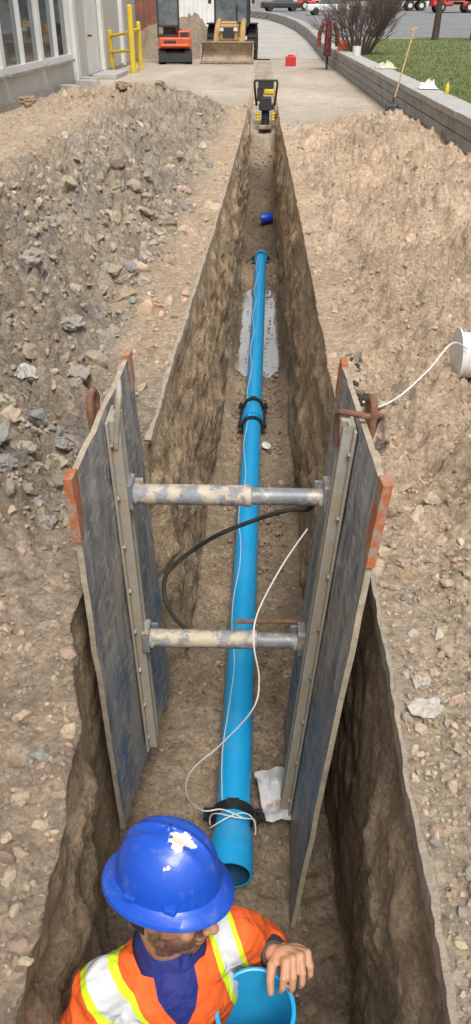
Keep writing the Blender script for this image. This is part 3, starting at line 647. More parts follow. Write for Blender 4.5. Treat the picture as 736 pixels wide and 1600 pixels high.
def hiviz():
    m=bpy.data.materials.new('orange_fabric_with_bands'); m.use_nodes=True; t=m.node_tree; L=t.links; p=t.nodes['Principled BSDF']
    p.inputs['Roughness'].default_value=.75
    tc=N(t,'ShaderNodeTexCoord'); co=tc.outputs['Object']
    nz=N(t,'ShaderNodeTexNoise'); nz.inputs['Scale'].default_value=9; nz.inputs['Detail'].default_value=6; L.new(co,nz.inputs['Vector'])
    mx=N(t,'ShaderNodeMix',data_type='RGBA'); mx.inputs[6].default_value=(.92,.14,.015,1); mx.inputs[7].default_value=(.70,.10,.015,1); L.new(nz.outputs[0],mx.inputs[0]); out=mx.outputs[2]
    nw_=N(t,'ShaderNodeTexNoise'); nw_.inputs['Scale'].default_value=14; L.new(co,nw_.inputs['Vector'])
    def mth(op,a,b_=None,clamp=False):
        n=N(t,'ShaderNodeMath',operation=op); n.use_clamp=clamp
        for i,v in enumerate((a,b_)):
            if v is None: continue
            if isinstance(v,(int,float)): n.inputs[i].default_value=v
            else: L.new(v,n.inputs[i])
        return n.outputs[0]
    def dot(nv,pt):
        nv=Vector(nv); d=N(t,'ShaderNodeVectorMath',operation='DOT_PRODUCT'); L.new(co,d.inputs[0]); d.inputs[1].default_value=nv
        return mth('SUBTRACT',d.outputs['Value'],nv.dot(Vector(pt)-PL))
    def mixc(f,out,colr):
        x=N(t,'ShaderNodeMix',data_type='RGBA'); L.new(f,x.inputs[0]); L.new(out,x.inputs[6]); x.inputs[7].default_value=colr; return x.outputs[2]
    def band(pt,n,hw,hs,out):
        a=mth('ABSOLUTE',mth('ADD',dot(Vector(n).normalized(),pt),mth('MULTIPLY',mth('SUBTRACT',nw_.outputs[0],.5),.012)))
        for w_,colr in((hw,(.62,.85,.02,1)),(hs,(.60,.61,.63,1))): out=mixc(mth('LESS_THAN',a,w_),out,colr)
        return out
    A=Vector((-.382,.998,-.2)); Bq=Vector((-.257,.941,-.4)); n1=(Bq-A).cross(fa)
    out=band((A+Bq)/2,n1,.048,.029,out)
    C=Vector((-.077,1.066,-.1)); D=Vector((-.030,1.017,-.25)); n2=(D-C).cross(fa)
    out=band((C+D)/2-la*.005,n2,.036,.022,out)
    NQ=Vector((-.205,1.04,-.185))
    l_=mth('ABSOLUTE',dot(la,NQ)); f_=dot(fa,NQ); z_=dot((0,0,1),NQ)
    rad=mth('SQRT',mth('ADD',mth('MULTIPLY',l_,l_),mth('MULTIPLY',f_,f_)))
    m1=mth('LESS_THAN',rad,.078)
    wz=mth('MULTIPLY',mth('MULTIPLY',mth('ADD',z_,.150),1/.09,True),.052)
    m2=mth('MULTIPLY',mth('LESS_THAN',l_,wz),mth('GREATER_THAN',f_,0))
    out=mixc(mth('MAXIMUM',m1,m2),out,(.014,.022,.17,1))
    L.new(out,p.inputs['Base Color'])
    nb=N(t,'ShaderNodeTexNoise'); nb.inputs['Scale'].default_value=16; nb.inputs['Detail'].default_value=5; nb.inputs['Distortion'].default_value=1.0; L.new(co,nb.inputs['Vector'])
    b_=N(t,'ShaderNodeBump'); b_.inputs['Strength'].default_value=.8; b_.inputs['Distance'].default_value=.016; L.new(nb.outputs[0],b_.inputs['Height']); L.new(b_.outputs[0],p.inputs['Normal'])
    return m
jk.data.materials.clear(); jk.data.materials.append(hiviz())
b=B(); dW=(WL-EL).normalized(); b.lathe(EL+(WL-EL)*.60,dW,[(0,.045),(.03,.043),(.065,.036),(.085,.033),(.085,.026)],24); part(b,'cuff',M_cuff,smooth=True)
b=B(); dW=(WR-ER).normalized(); b.lathe(ER+(WR-ER)*.66,dW,[(0,.048),(.06,.038),(.085,.034),(.085,.026)],24); part(b,'cuff',M_cuff,smooth=True)
b=B()
b.ell(T((-.22,.97,-.86)),(.175,.13,.13),ax=(la,fa,Vector((0,0,1))))
for s in(-1,1):
    hp=Vector((-.22,.97,-.88))+la*s*.08; kn=hp+fa*.05+Vector((0,0,-.42))+la*s*.02; an=kn-fa*.04+Vector((0,0,-.37)); b.cap(T(hp),T(kn),.095,.074); b.cap(T(kn),T(an+Vector((0,0,.08))),.072,.062)
remesh_obj(b,'trousers',.008,M_trou,pe,disp=lambda c:.008*fr(c.x*9,c.y*9,c.z*7,3))
for s in(-1,1):
    b=B(); hp=Vector((-.22,.97,-.88))+la*s*.08; kn=hp+fa*.05+Vector((0,0,-.42))+la*s*.02; an=kn-fa*.04+Vector((0,0,-.37))
    b.cap(T(an+Vector((0,0,.06))),T(an+Vector((0,0,-.03))),.060,.056); b.cap(T(an+Vector((0,0,-.03))),T(an+fa*.17+Vector((0,0,-.05))),.052,.042); remesh_obj(b,'boot',.007,M_boot,pe)
# hard hat
m=mat('blue_hard_hat',(.010,.085,.54),(.008,.07,.46),rough=.33,scale=6,coat=.2,c3=(.10,.19,.44),thr=(.54,.8),c3s=18,bump=.25,bscale=22,dist=.004)
t=m.node_tree;L=t.links;p=t.nodes['Principled BSDF']; out=colsock(m).links[0].from_socket
tc=N(t,'ShaderNodeTexCoord'); co=tc.outputs['Object']
nz=N(t,'ShaderNodeTexNoise'); nz.inputs['Scale'].default_value=24; nz.inputs['Detail'].default_value=5; L.new(co,nz.inputs['Vector'])
def splat(c,r,am,out):
    d=N(t,'ShaderNodeVectorMath',operation='DISTANCE'); L.new(co,d.inputs[0]); d.inputs[1].default_value=Vector(c)-PL
    mu=N(t,'ShaderNodeMath',operation='MULTIPLY_ADD'); L.new(nz.outputs[0],mu.inputs[0]); mu.inputs[1].default_value=am; L.new(d.outputs['Value'],mu.inputs[2])
    lt=N(t,'ShaderNodeMath',operation='LESS_THAN'); L.new(mu.outputs[0],lt.inputs[0]); lt.inputs[1].default_value=r+am*.5
    x=N(t,'ShaderNodeMix',data_type='RGBA'); L.new(lt.outputs[0],x.inputs[0]); L.new(out,x.inputs[6]); x.inputs[7].default_value=(.64,.60,.52,1); return x.outputs[2]
top=HB+hu*.128
out=splat(top+Vector((.030,-.030,.005)),.028,.09,out); out=splat(top+Vector((.012,-.075,-.012)),.020,.07,out); out=splat(HB+Vector((.0,-.120,.03)),.010,.05,out)
L.new(out,p.inputs['Base Color']); M_helm=m
hel=empty('hard_hat',HB-PL,parent=pe)
b=B(); vs=[];fs=[];seg=64
rg=[(-.024,.134,.160),(-.018,.138,.165),(-.009,.135,.162),(-.001,.118,.142),(.006,.110,.131)]
for j in range(1,16):
    a=j/15*math.pi/2; k=max(math.cos(a)**.8,.002); rg.append((.006+.138*math.sin(a),.110*k,.131*k))
for (h_,rs,rf_) in rg:
    for i in range(seg):
        q=2*math.pi*i/seg; s_=math.cos(q)*rs; f_=math.sin(q)*rf_; hh=h_
        if h_>.02:
            for off,am in((0,.009),(.036,.006),(-.036,.006)):
                hh+=am*math.exp(-((s_-off)/.008)**2)*S(h_,.05,.10)
        if h_<0: hh+= -.010*max(0,math.sin(q))**2*(1 if h_<-.005 else .3)
        vs.append(HB+hsd*s_+hf*f_+hu*hh)
for j in range(len(rg)-1):
    for i in range(seg):
        k=(i+1)%seg; fs.append((j*seg+i,j*seg+k,(j+1)*seg+k,(j+1)*seg+i))
b.add(vs,fs); b.v=[tuple(Vector(v)-PL) for v in b.v]
sh1=fin(b,'hat_shell',M_helm,pe,smooth=True); sh1.parent=hel; sh1.location=-(HB-PL); so_=sh1.modifiers.new('t','SOLIDIFY'); so_.thickness=.003; so_.offset=-1
for s in(-1,1):
    for f_ in(-.050,.050):
        b=B(); c=HB+hsd*s*.099+hf*f_+hu*.014; b.box(c,(.024,.032,.018),rot=Matrix((hsd,hf,hu)).transposed())
        b.v=[tuple(Vector(v)-PL) for v in b.v]; ob=fin(b,'accessory_slot',M_helm,pe,bevel=.005); ob.parent=hel; ob.location=-(HB-PL)
b=B(); b.lathe(HB+hu*-.006,hu,[(0,.082),(0,.086),(.03,.086),(.03,.082)],32,e=(.98,1.18),u=hsd); b.v=[tuple(Vector(v)-PL) for v in b.v]; ob=fin(b,'headband',M_dark,pe,smooth=True); ob.parent=hel; ob.location=-(HB-PL)
# held pipe
PT=Vector((.022,.955,-.335)); ax=Vector((.02,.03,-1)).normalized()
e=empty('water_pipe',PT+ax*1.1,label='short blue pipe held upright by the worker',category='pipe'); Oh=PT+ax*1.1
b=B(); b.lathe(PT-Oh,ax,[(0,.0935),(-.002,.098),(0,.1035),(.012,.105),(.17,.105),(.24,.089),(1.1,.0875)],48); fin(b,'pipe_barrel',M_pvc,e,smooth=True)
b=B(); b.lathe(PT-Oh,ax,[(0.0005,.0933),(.16,.0915),(.22,.080),(1.1,.0795),(1.1,.0001)],40); fin(b,'pipe_lining',M_pvcin,e,smooth=True)
# ------------------------------------------------------------------ trench litter
b=B(); n=12; vs=[]
for i in range(n+1):
    for j in range(n+1):
        u_,v_=i/n-.5,j/n-.5; x=u_*.15*(1+.3*v_); y=v_*.30; vs.append((x,y,.06+.04*fr(x*14,y*14,3)+.02*math.sin(v_*9)+.05*v_))
b.add(vs,[(i*(n+1)+j,(i+1)*(n+1)+j,(i+1)*(n+1)+j+1,i*(n+1)+j+1) for i in range(n) for j in range(n)])
bag=fin(b,'plastic_bag',M_paper,loc=(.125,2.58,-1.70),rotz=.15,smooth=True,label='crumpled white plastic bag beside the pipe',category='bag')
tcu=bpy.data.curves.new('printed_text','FONT'); tcu.body='rial Sha'; tcu.size=.035; tcu.extrude=.0005
to=bpy.data.objects.new('printed_text',tcu); COL.objects.link(to); bpy.context.view_layer.update()
tm=bpy.data.meshes.new_from_object(to.evaluated_get(bpy.context.evaluated_depsgraph_get())); bpy.data.objects.remove(to)
tm.materials.append(M_red); to=bpy.data.objects.new('printed_text',tm); COL.objects.link(to); to.parent=bag; to.location=(-.055,-.10,.085); to.rotation_euler=(math.radians(20),0,.3)
b=B(); b.lathe((0,0,0),(.3,-.3,1),[(0,.0001),(0,.045),(.006,.047),(.012,.040),(.014,.0001)],24); fin(b,'cup_lid',M_wire,loc=(.10,6.55,-1.69),smooth=True,label='white plastic lid lying on the trench floor',category='lid')
b=B(); b.lathe((-.11,0,0),(1,.1,.1),[(0,.07),(0,.095),(.2,.095),(.22,.08),(.22,.0001)],24); fin(b,'pipe_cap',M_bluecap,loc=(.14,15.3,-1.48),smooth=True,label='small dark blue pipe plug on the trench floor',category='pipe cap')
# ------------------------------------------------------------------ rammer
e=empty('rammer',(.09,19.2,flz(19.2)+.02),label='yellow and black tamping rammer standing in the trench',category='tamping rammer')
b=B(); b.box((0,-.05,.03),(.28,.34,.05)); b.box((0,-.22,.06),(.28,.04,.08)); fin(b,'shoe',M_bucket,e,bevel=.01)
b=B(); b.lathe((0,0,.06),(0,.1,1),[(0,.08)]+[(.02*i,.10 if i%2 else .08) for i in range(1,16)]+[(.32,.07)],20); fin(b,'bellows',M_dark,e,smooth=False)
b=B(); b.box((0,.03,.50),(.26,.30,.26)); b.box((.02,-.05,.45),(.34,.12,.12)); fin(b,'engine',M_dark,e,bevel=.02)
b=B(); b.box((.07,.02,.74),(.24,.26,.13)); fin(b,'fuel_tank',M_yel,e,bevel=.04)
for s in (-.17,.17):
    b=B(); b.lathe((s,-.12,.16),(0,0,1),[(0,.03)]+[(.03*i,.045 if i%2 else .035) for i in range(1,7)],16); fin(b,'air_filter',M_yel,e)
b=B(); b.tube(smoothpath([(-.2,.15,.45),(-.24,.0,.78),(-.24,-.28,.95),(-.15,-.34,.97),(.15,-.34,.97),(.24,-.28,.95),(.24,0,.78),(.2,.15,.45)],6),.024,8); b.box((0,0,.88),(.34,.22,.14)); b.box((-.12,.0,.68),(.14,.2,.25)); fin(b,'handle',M_dark,e,smooth=True)
# ------------------------------------------------------------------ building
bd=empty('building',(-5.6,18,0),label='pale rendered building with white framed windows and door',category='building')
BO=Vector((-5.6,18,0))
def bp(b,name,m,parent=None,**k):
    b.v=[tuple(Vector(v)-BO) for v in b.v]; o=fin(b,name,m,bd,**k)
    if parent: o.parent=parent
    return o
b=B()
b.box((-5.8,10.0,3.05),(.4,4.0,5.9)); b.box((-5.8,19,.39),(.4,14,.58)); b.box((-5.8,19,4.9),(.4,14,2.2)); b.box((-5.8,27.2,3.05),(.4,2.4,5.9)); b.box((-5.8,29.5,4.4),(.4,2.2,3.2)); b.box((-5.8,35.3,3.05),(.4,9.4,5.9))
b.box((-9,39.95,3.05),(6,.1,5.9)); b.box((-9,8.05,3.05),(6,.1,5.9)); b.box((-8.9,24,6.05),(6.5,32,.12))
bp(b,'wall',M_stucco)
b=B(); b.box((-5.77,24,.045),(.5,32,.20)); bp(b,'foundation',M_found)
for y in(26.4,31,35.5):
    b=B(); b.box((-5.55,y,3.0),(.16,.45,5.9)); bp(b,'pilaster',M_white,bevel=.02)
for i in range(4):
    y0=12+i*3.5; fm=B(); fm.box((-5.63,y0+.06,2.24),(.14,.12,3.12)); fm.box((-5.63,y0+3.44,2.24),(.14,.12,3.12)); fm.box((-5.63,y0+1.75,2.24),(.12,.09,2.9)); fm.box((-5.63,y0+1.75,.74),(.15,3.26,.12)); fm.box((-5.63,y0+1.75,3.74),(.15,3.26,.12)); fm.box((-5.63,y0+1.75,2.6),(.1,3.26,.06))
    wn=bp(fm,'window',M_white)
    g=B(); g.box((-5.68,y0+1.75,2.24),(.03,3.2,2.9)); o=bp(g,'pane',M_glass); o.parent=wn
    g=B(); g.box((-5.56,y0+1.75,.655),(.2,3.3,.05)); o=bp(g,'sill',M_found); o.parent=wn
b=B(); b.box((-5.66,29.5,1.45),(.08,2.1,2.7)); dr=bp(b,'door',M_white)
b=B(); b.cyl((-5.6,28.8,1.2),(-5.5,28.8,1.2),.03); b.box((-5.5,28.8,1.2),(.04,.16,.04)); o=bp(b,'handle',M_dark); o.parent=dr
b=B(); b.box((-5.10,29.6,.07),(.8,2.4,.14)); fin(b,'door_step',M_cap,bevel=.02,label='low concrete step along the building wall',category='step')
for (x,y,s) in((-5.2,26.2,.3),(-4.9,24.6,.35),(-5.15,23.4,.28)):
    b=B(); b.box((0,0,s*.3),(s,s*1.8,s*.6)); fin(b,'concrete_block',M_cap,bevel=.02,loc=(x,y,.02),rotz=s*3,label='loose concrete block lying beside the building',category='concrete block',group='loose blocks beside the building')
e=empty('bollard_guard',(-4.6,31.5,0),label='yellow steel posts with a cross rail beside the building',category='guard rail')
for (x,y,h,r) in((0,0,2.0,.10),(-.95,1.2,1.25,.08),(.05,1.6,1.5,.08)):
    b=B(); b.cyl((x,y,0),(x,y,h),r,seg=20); b.ell((x,y,h),(r,r,.06)); fin(b,'post',M_yel,e,smooth=True)
for (p0,p1) in(((-.95,1.2,1.1),(.0,.05,1.25)),((-.95,1.2,.6),(.0,.05,.7)),((0,0.05,1.3),(.05,1.6,1.3))):
    b=B(); b.cyl(p0,p1,.05); fin(b,'rail',M_yel,e,smooth=True)
# ------------------------------------------------------------------ excavator (seen from behind)
e=empty('mini_excavator',(-3.75,38.2,0),rotz=.12,label='orange mini excavator parked beside a dirt pile',category='excavator')
for s in(-1,1):
    b=B(); pr=[]
    for i in range(24):
        a=2*math.pi*i/24; r=.25; yy=math.cos(a)*r+(.65 if math.cos(a)>0 else -.65); pr.append((yy,.25+math.sin(a)*r))
    vs=[(s*.55-.15,y_,z_) for y_,z_ in pr]+[(s*.55+.15,y_,z_) for y_,z_ in pr]; fs=[(i,(i+1)%24,24+(i+1)%24,24+i) for i in range(24)]+[tuple(range(24)),tuple(reversed(range(24,48)))]
    b.add(vs,fs)
    for i in range(14): b.box((s*.55,-.75+i*.115,.505),(.31,.05,.03))
    for i in range(5): b.box((s*.55,-.9,.08+.09*i),(.31,.05,.03))
    fin(b,'track',M_rubber,e)
b=B(); b.box((0,0,.32),(.8,1.3,.25)); b.cyl((0,0,.4),(0,0,.56),.4); fin(b,'undercarriage',M_dark,e)
b=B(); b.box((.02,-.35,.76),(1.36,.95,.40)); b.box((.42,-.2,1.05),(.52,.8,.30)); b.box((.0,-.86,.66),(1.2,.12,.14)); fin(b,'body',M_kub,e,bevel=.08)
b=B(); 
for x in(-.66,.20):
    for y in(-.35,.75): b.box((x,y,1.72),(.07,.07,1.5))
b.box((-.23,.2,1.0),(.95,1.15,.12)); b.box((-.23,-.36,1.35),(.88,.05,.07)); b.box((-.23,-.36,2.38),(.88,.06,.10)); fin(b,'cab_frame',M_dark,e)
b=B(); b.box((-.23,.2,2.50),(1.02,1.24,.12)); fin(b,'cab_roof',M_kub,e,bevel=.03)
b=B(); b.box((-.23,-.345,1.86),(.80,.02,.95)); fin(b,'window',M_glass2,e)
for x in(-.655,.195): b=B(); b.box((x,.2,1.75),(.02,1.0,1.2)); fin(b,'window',M_glass2,e)
b=B(); b.box((-.23,-.1,1.35),(.45,.12,.65)); fin(b,'seat',M_dark,e,bevel=.05)
b=B(); b.tube([(.1,.9,.9),(.15,1.6,2.3),(.2,2.1,2.6)],[.13,.14,.11],8); b.tube([(.2,2.1,2.7),(.25,2.5,1.3)],[.1,.07],8); fin(b,'boom',M_kub,e)
b=B(); b.box((0,-1.15,.25),(1.4,.08,.30)); fin(b,'dozer_blade',M_dark,e)
b=B(); b.box((.25,2.5,1.0),(.5,.4,.4),taper=.7); fin(b,'bucket',M_dark,e)
b=B(); b.box((.42,-.605,1.05),(.36,.02,.18)); fin(b,'vent_grille',M_dark,e)
b=B(); b.box((-.2,-.83,.8),(.5,.02,.10)); fin(b,'rear_plate',M_dark,e)
# ------------------------------------------------------------------ backhoe loader facing camera
e=empty('backhoe_loader',(-1.42,39.3,0),rotz=-.04,label='tan backhoe loader with its front bucket on the ground',category='loader')
b=B(); W=1.10
prof=[(-1.75,.02),(-1.80,.08),(-1.35,.06),(-1.12,.12),(-1.02,.28),(-1.03,.48),(-1.16,.70),(-1.28,.78)]
vs=[(-W,y,z) for y,z in prof]+[(W,y,z) for y,z in prof]; m_=len(prof); b.add(vs,[(i,i+1,m_+i+1,m_+i) for i in range(m_-1)])
for s in(-1,1): b.add([(s*W,y,z) for y,z in prof],[tuple(range(m_))])
b.box((0,-1.30,.79),(2*W+.04,.12,.05)); b.box((0,-1.76,.05),(2*W+.04,.16,.035))
for i in range(8): b.box((-W+.1+i*.285,-1.9,.05),(.08,.2,.05))
bk=fin(b,'bucket',M_bucket,e); bk.modifiers.new('t','SOLIDIFY').thickness=.03
for s in(-1,1):
    b=B(); b.tube([(s*.55,-1.05,.4),(s*.55,-.60,.85),(s*.55,.2,1.30),(s*.55,1.0,1.55)],[.09,.13,.13,.11],8); b.tube([(s*.55,-1.05,.75),(s*.55,-.3,1.25)],.05,8); fin(b,'loader_arm',M_case,e)
b=B(); b.box((0,-.6,.88),(1.0,.12,.12)); fin(b,'cross_tube',M_case,e)
b=B(); b.box((0,.0,1.10),(.75,1.5,.62)); b.box((0,-.2,1.45),(.68,1.0,.12)); fin(b,'hood',M_case,e,bevel=.06)
b=B(); b.box((0,-.77,1.12),(.5,.04,.36)); b.box((0,.1,.62),(.7,2.2,.3)); b.box((0,-.1,.5),(1.6,.2,.2)); b.cyl((.3,-.1,1.4),(.3,-.1,2.1),.05); fin(b,'grille',M_dark,e)
for s in(-1,1):
    b=B(); b.lathe((s*.80-.16,-.15,.42),(1,0,0),[(0,.2),(0,.38),(.05,.42),(.27,.42),(.32,.38),(.32,.2)],28); b.lathe((s*.8-.12,-.15,.42),(1,0,0),[(0,.0001),(0,.22),(.24,.22),(.24,.0001)],20,1); fin(b,'wheel',[M_rubber,M_white],e,smooth=True)
    b=B(); b.lathe((s*.90-.22,1.75,.68),(1,0,0),[(0,.3),(0,.62),(.06,.68),(.38,.68),(.44,.62),(.44,.3)],32); b.lathe((s*.9-.17,1.75,.68),(1,0,0),[(0,.0001),(0,.35),(.34,.35),(.34,.0001)],20,1); 
    for i in range(18):
        a=2*math.pi*i/18; b.box((s*.9,1.75+math.cos(a)*.69,.68+math.sin(a)*.69),(.40,.07,.05),rot=Matrix.Rotation(a-math.pi/2,3,'X'))
    fin(b,'wheel',[M_rubber,M_white],e,smooth=True)
    b=B(); b.box((s*.88,1.6,1.42),(.5,1.3,.06)); fin(b,'fender',M_dark,e,bevel=.02)
b=B()
for x in(-.72,.72):
    for y in(.85,1.5,2.3): b.box((x,y,2.05),(.08,.08,1.35))
b.box((0,.85,1.42),(1.5,.1,.1)); b.box((0,1.55,2.78),(1.62,1.65,.14)); b.box((0,1.6,1.2),(1.3,1.4,.5)); fin(b,'cab_frame',M_dark,e)
b=B(); b.box((0,1.55,2.88),(1.5,1.5,.06)); fin(b,'cab_roof',M_case,e,bevel=.02)
b=B(); b.box((0,.86,2.08),(1.36,.02,1.22)); fin(b,'window',M_glass2,e)
for x in(-.72,.72): b=B(); b.box((x,1.55,2.08),(.02,1.3,1.22)); fin(b,'window',M_glass2,e)
for s in(-1,1):
    b=B(); b.box((s*.5,.70,2.70),(.2,.08,.14)); fin(b,'headlight',M_lamp,e,bevel=.02)
    b=B(); b.box((s*.30,-.80,1.22),(.16,.04,.12)); fin(b,'headlight',M_lamp,e)
    b=B(); b.box((s*.95,.85,2.3),(.14,.04,.3)); b.tube([(s*.74,.85,2.5),(s*.95,.87,2.45)],.015,6); fin(b,'mirror',M_dark,e)
b=B(); b.tube([(0,3.0,.9),(.1,3.3,2.2),(.1,3.0,3.3)],[.18,.16,.14],8); b.tube([(.1,3.0,3.3),(.1,3.8,2.0)],[.12,.09],8); b.box((.1,3.9,1.7),(.6,.5,.5),taper=.7); fin(b,'backhoe_arm',M_case,e)
# ------------------------------------------------------------------ retaining wall
def wx(y): return float(np.interp(y,[2,38,55,66,76,86,94,100],[2.8,2.78,2.75,2.45,1.8,.6,-1.5,-4]))
rw=empty('retaining_wall',(2.8,20,0),label='grey concrete block retaining wall with flat coping',category='retaining wall')
RO=Vector((2.8,20,0))
b=B(); c_=B()
y=3.0
while y<97:
    Lb=.62 if y<40 else 2.0; x0=wx(y);x1=wx(y+Lb); ang=math.atan2(x1-x0,Lb); R=Matrix.Rotation(-ang,3,'Z'); ln=math.hypot(Lb,x1-x0)
    for cz in range(3):
        off=(.5*Lb if cz%2 else 0); yy=y+off+Lb/2; xx=wx(yy); z=rise(yy)+.085+.175*cz
        b.box(Vector((xx+.2+random.uniform(-.008,.008),yy,z))-RO,(.38,ln-.014,.163),rot=R)
    yy=y+Lb/2
    c_.box(Vector((wx(yy)+.2+random.uniform(-.006,.006),yy,rise(yy)+.585+random.uniform(-.003,.003)))-RO,(.48,ln-.010,.10),rot=R)
    y+=Lb
fin(b,'block_courses',M_conc,rw,bevel=.012); fin(c_,'coping',M_cap,rw,bevel=.01)
def lz(x,y): return .50+.03*fr(x*.8,y*.8,81)+max(0,(y-48))*.026+min((x-3)*.015,.5)
V=[];ys=np.concatenate([np.linspace(3,50,95)]); us=np.concatenate([np.linspace(0,6,50),np.linspace(6.5,70,40)])
for y in ys:
    for u_ in us: x=wx(y)+.36+u_; V.append((x,y,lz(x,y)))
a=np.arange(len(ys)*len(us)).reshape(len(ys),len(us)); F=np.stack([a[:-1,:-1],a[:-1,1:],a[1:,1:],a[1:,:-1]],-1).reshape(-1,4)
npmesh('lawn',V,F,M_grass,None,True,kind='structure')
V=[];ys=np.linspace(49.95,130,60); us=np.linspace(0,90,40)
for y in ys:
    for u_ in us: x=wx(y)+.36+u_; V.append((x,y,.50+max(0,(y-48))*.026 if y>50.2 else .47))
a=np.arange(len(ys)*len(us)).reshape(len(ys),len(us)); F=np.stack([a[:-1,:-1],a[:-1,1:],a[1:,1:],a[1:,:-1]],-1).reshape(-1,4)
npmesh('parking_lot',V,F,M_lot,None,True,kind='structure')
b=B(); b.box((20,50.1,.62),(33,.18,.16)); fin(b,'kerb',M_cap,kind='structure')
V=[];F=[]
nbl=26000; yy=np.exp(rng.uniform(math.log(10.5),math.log(49),nbl)); xx=np.array([wx(q) for q in yy])+.40+rng.uniform(0,1,nbl)**1.4*(yy*.34-2.2)
for i in range(nbl):
    x,y=float(xx[i]),float(yy[i]); z=lz(x,y); h=rng.uniform(.02,.055)*(1+y*.01); a_=rng.uniform(0,6.28); w_=.004+.0006*y; lx,ly=rng.normal(size=2)*.02
    V+=[(x-math.cos(a_)*w_,y-math.sin(a_)*w_,z-.01),(x+math.cos(a_)*w_,y+math.sin(a_)*w_,z-.01),(x+lx,y+ly,z+h)]; F.append((3*i,3*i+1,3*i+2))
npmesh('grass',V,F,M_blade,None,False,kind='stuff')
V=[];ys=np.concatenate([np.linspace(41,96,60)])
for i,y in enumerate(ys):
    for u_ in np.linspace(0,1,10):
        xr=wx(y)-.05; xl=xr-np.interp(y,[41,60,80,96],[3.2,6,9,14]); V.append((xl+(xr-xl)*u_,y,rise(y)+.012))
a=np.arange(len(V)).reshape(-1,10); F=np.stack([a[:-1,:-1],a[:-1,1:],a[1:,1:],a[1:,:-1]],-1).reshape(-1,4)
npmesh('road',V,F,M_road,None,True,kind='structure')
# ------------------------------------------------------------------ dirt pile behind machines
V=[];nx,ny=80,50
for j in range(ny):
    for i in range(nx):
        x=-8+7.4*i/(nx-1); y=40.5+5*j/(ny-1); ex=math.exp(-((x+4.2)/2.4)**2-((y-43)/1.3)**2); z=1.6*ex+(.40*fr(x*1.2,y*1.2,91)+.16*fr(x*4,y*4,92)+.5*clod(x,y,2.2)-.1)*min(1,ex*3)-.08
        V.append((x,y,z+rise(y)))
a=np.arange(nx*ny).reshape(ny,nx); F=np.stack([a[:-1,:-1],a[:-1,1:],a[1:,1:],a[1:,:-1]],-1).reshape(-1,4)
npmesh('dirt_pile',V,F,M_soil,np.tile((.32,.255,.19),(len(V),1)),True,kind='structure')
def container(x,y,L_,col,label,rz=0):
    e=empty('shipping_container',(x,y,rise(y)),rotz=rz,label=label,category='shipping container'); b=B(); n=int(L_/.28)
    vs=[]; 
    for i in range(n*4+1):
        xx=-L_/2+L_*i/(n*4); d=.0 if i%4 in(0,1) else .05; vs+=[(xx,-1.2+d,.15),(xx,-1.2+d,2.5)]
    b.add(vs,[(2*i,2*i+2,2*i+3,2*i+1) for i in range(n*4)]); b.box((0,.05,1.32),(L_-.02,2.3,2.35)); fin(b,'side_wall',col,e)
    b=B()
    for z in(.08,2.55): b.box((0,-1.2,z),(L_+.1,.12,.16)); b.box((0,1.2,z),(L_+.1,.12,.16))
    for xx in(-L_/2,L_/2): b.box((xx,-1.2,1.3),(.14,.14,2.4)); b.box((xx,1.2,1.3),(.14,.14,2.4))
    fin(b,'frame',col,e); return e
container(-7.9,50,6.0,M_cont,'rust brown shipping container behind the dirt pile')
container(-6.2,60,7.0,M_white,'white shipping container standing further back')
# ------------------------------------------------------------------ trucks
def truck(x,y,rz,tr,ca,label):
    z=.50+max(0,(y-48))*.026; e=empty('semi_truck',(x,y,z),rotz=rz,label=label,category='truck',group='trucks parked along the far lot')
    b=B(); b.box((1.5,0,2.5),(11.5,2.5,2.7)); fin(b,'trailer',tr,e,bevel=.04)
    b=B(); b.box((1.5,0,1.05),(11.5,.9,.2)); b.box((-5.8,0,.85),(4,.9,.25)); b.box((2.5,-1.1,.8),(3,.05,.5)); fin(b,'chassis',M_dark,e)
    b=B(); b.box((-5.6,0,2.2),(1.9,2.3,2.3)); b.box((-7.2,0,1.35),(1.6,1.9,1.0)); b.box((-6.9,0,.75),(2.2,2.35,.35)); b.box((-4.2,-1.0,.75),(1.2,.3,.5)); fin(b,'cab',ca,e,bevel=.1)
    b=B(); b.box((-6.5,0,2.55),(.15,2.0,.8)); b.box((-5.7,-1.16,2.5),(.9,.03,.7)); fin(b,'window',M_glass,e)
    for xx in(-7.1,-4.0,-2.8,5.0,6.3):
        for s in(-1,1):
            b=B(); b.lathe((xx,s*1.1-.15,.5),(0,1,0),[(0,.25),(0,.46),(.04,.5),(.26,.5),(.3,.46),(.3,.25)],20); b.lathe((xx,s*1.1-.13,.5),(0,1,0),[(0,.001),(0,.27),(.26,.27),(.26,.001)],16,1); fin(b,'wheel',[M_rubber,M_white],e,smooth=True)
truck(26,100,.05,M_white,M_red,'red semi truck with a white trailer')
truck(12,108,-.02,M_cont,M_red,'red semi truck with a dark red trailer')
def car(x,y,z,rz,m,label):
    e=empty('parked_car',(x,y,z),rotz=rz,label=label,category='car'); b=B(); b.box((0,0,.62),(4.4,1.75,.6)); fin(b,'body',m,e,bevel=.15)
    b=B(); b.box((.2,0,1.15),(2.4,1.5,.55),taper=.8); fin(b,'cabin',M_glass,e,bevel=.08); b=B(); b.box((.2,0,1.44),(1.8,1.15,.04)); fin(b,'roof',m,e)
    for xx in(-1.35,1.35):
        for s in(-1,1):
            b=B(); b.lathe((xx,s*.8-.1,.33),(0,1,0),[(0,.001),(0,.3),(.03,.33),(.17,.33),(.2,.3),(.2,.001)],18); fin(b,'wheel',M_rubber,e,smooth=True)
car(6.5,92,.5+44*.026,.1,M_white,'white car parked in the far lot'); car(2.0,105,1.98,.2,M_dark,'dark car parked in the far lot')
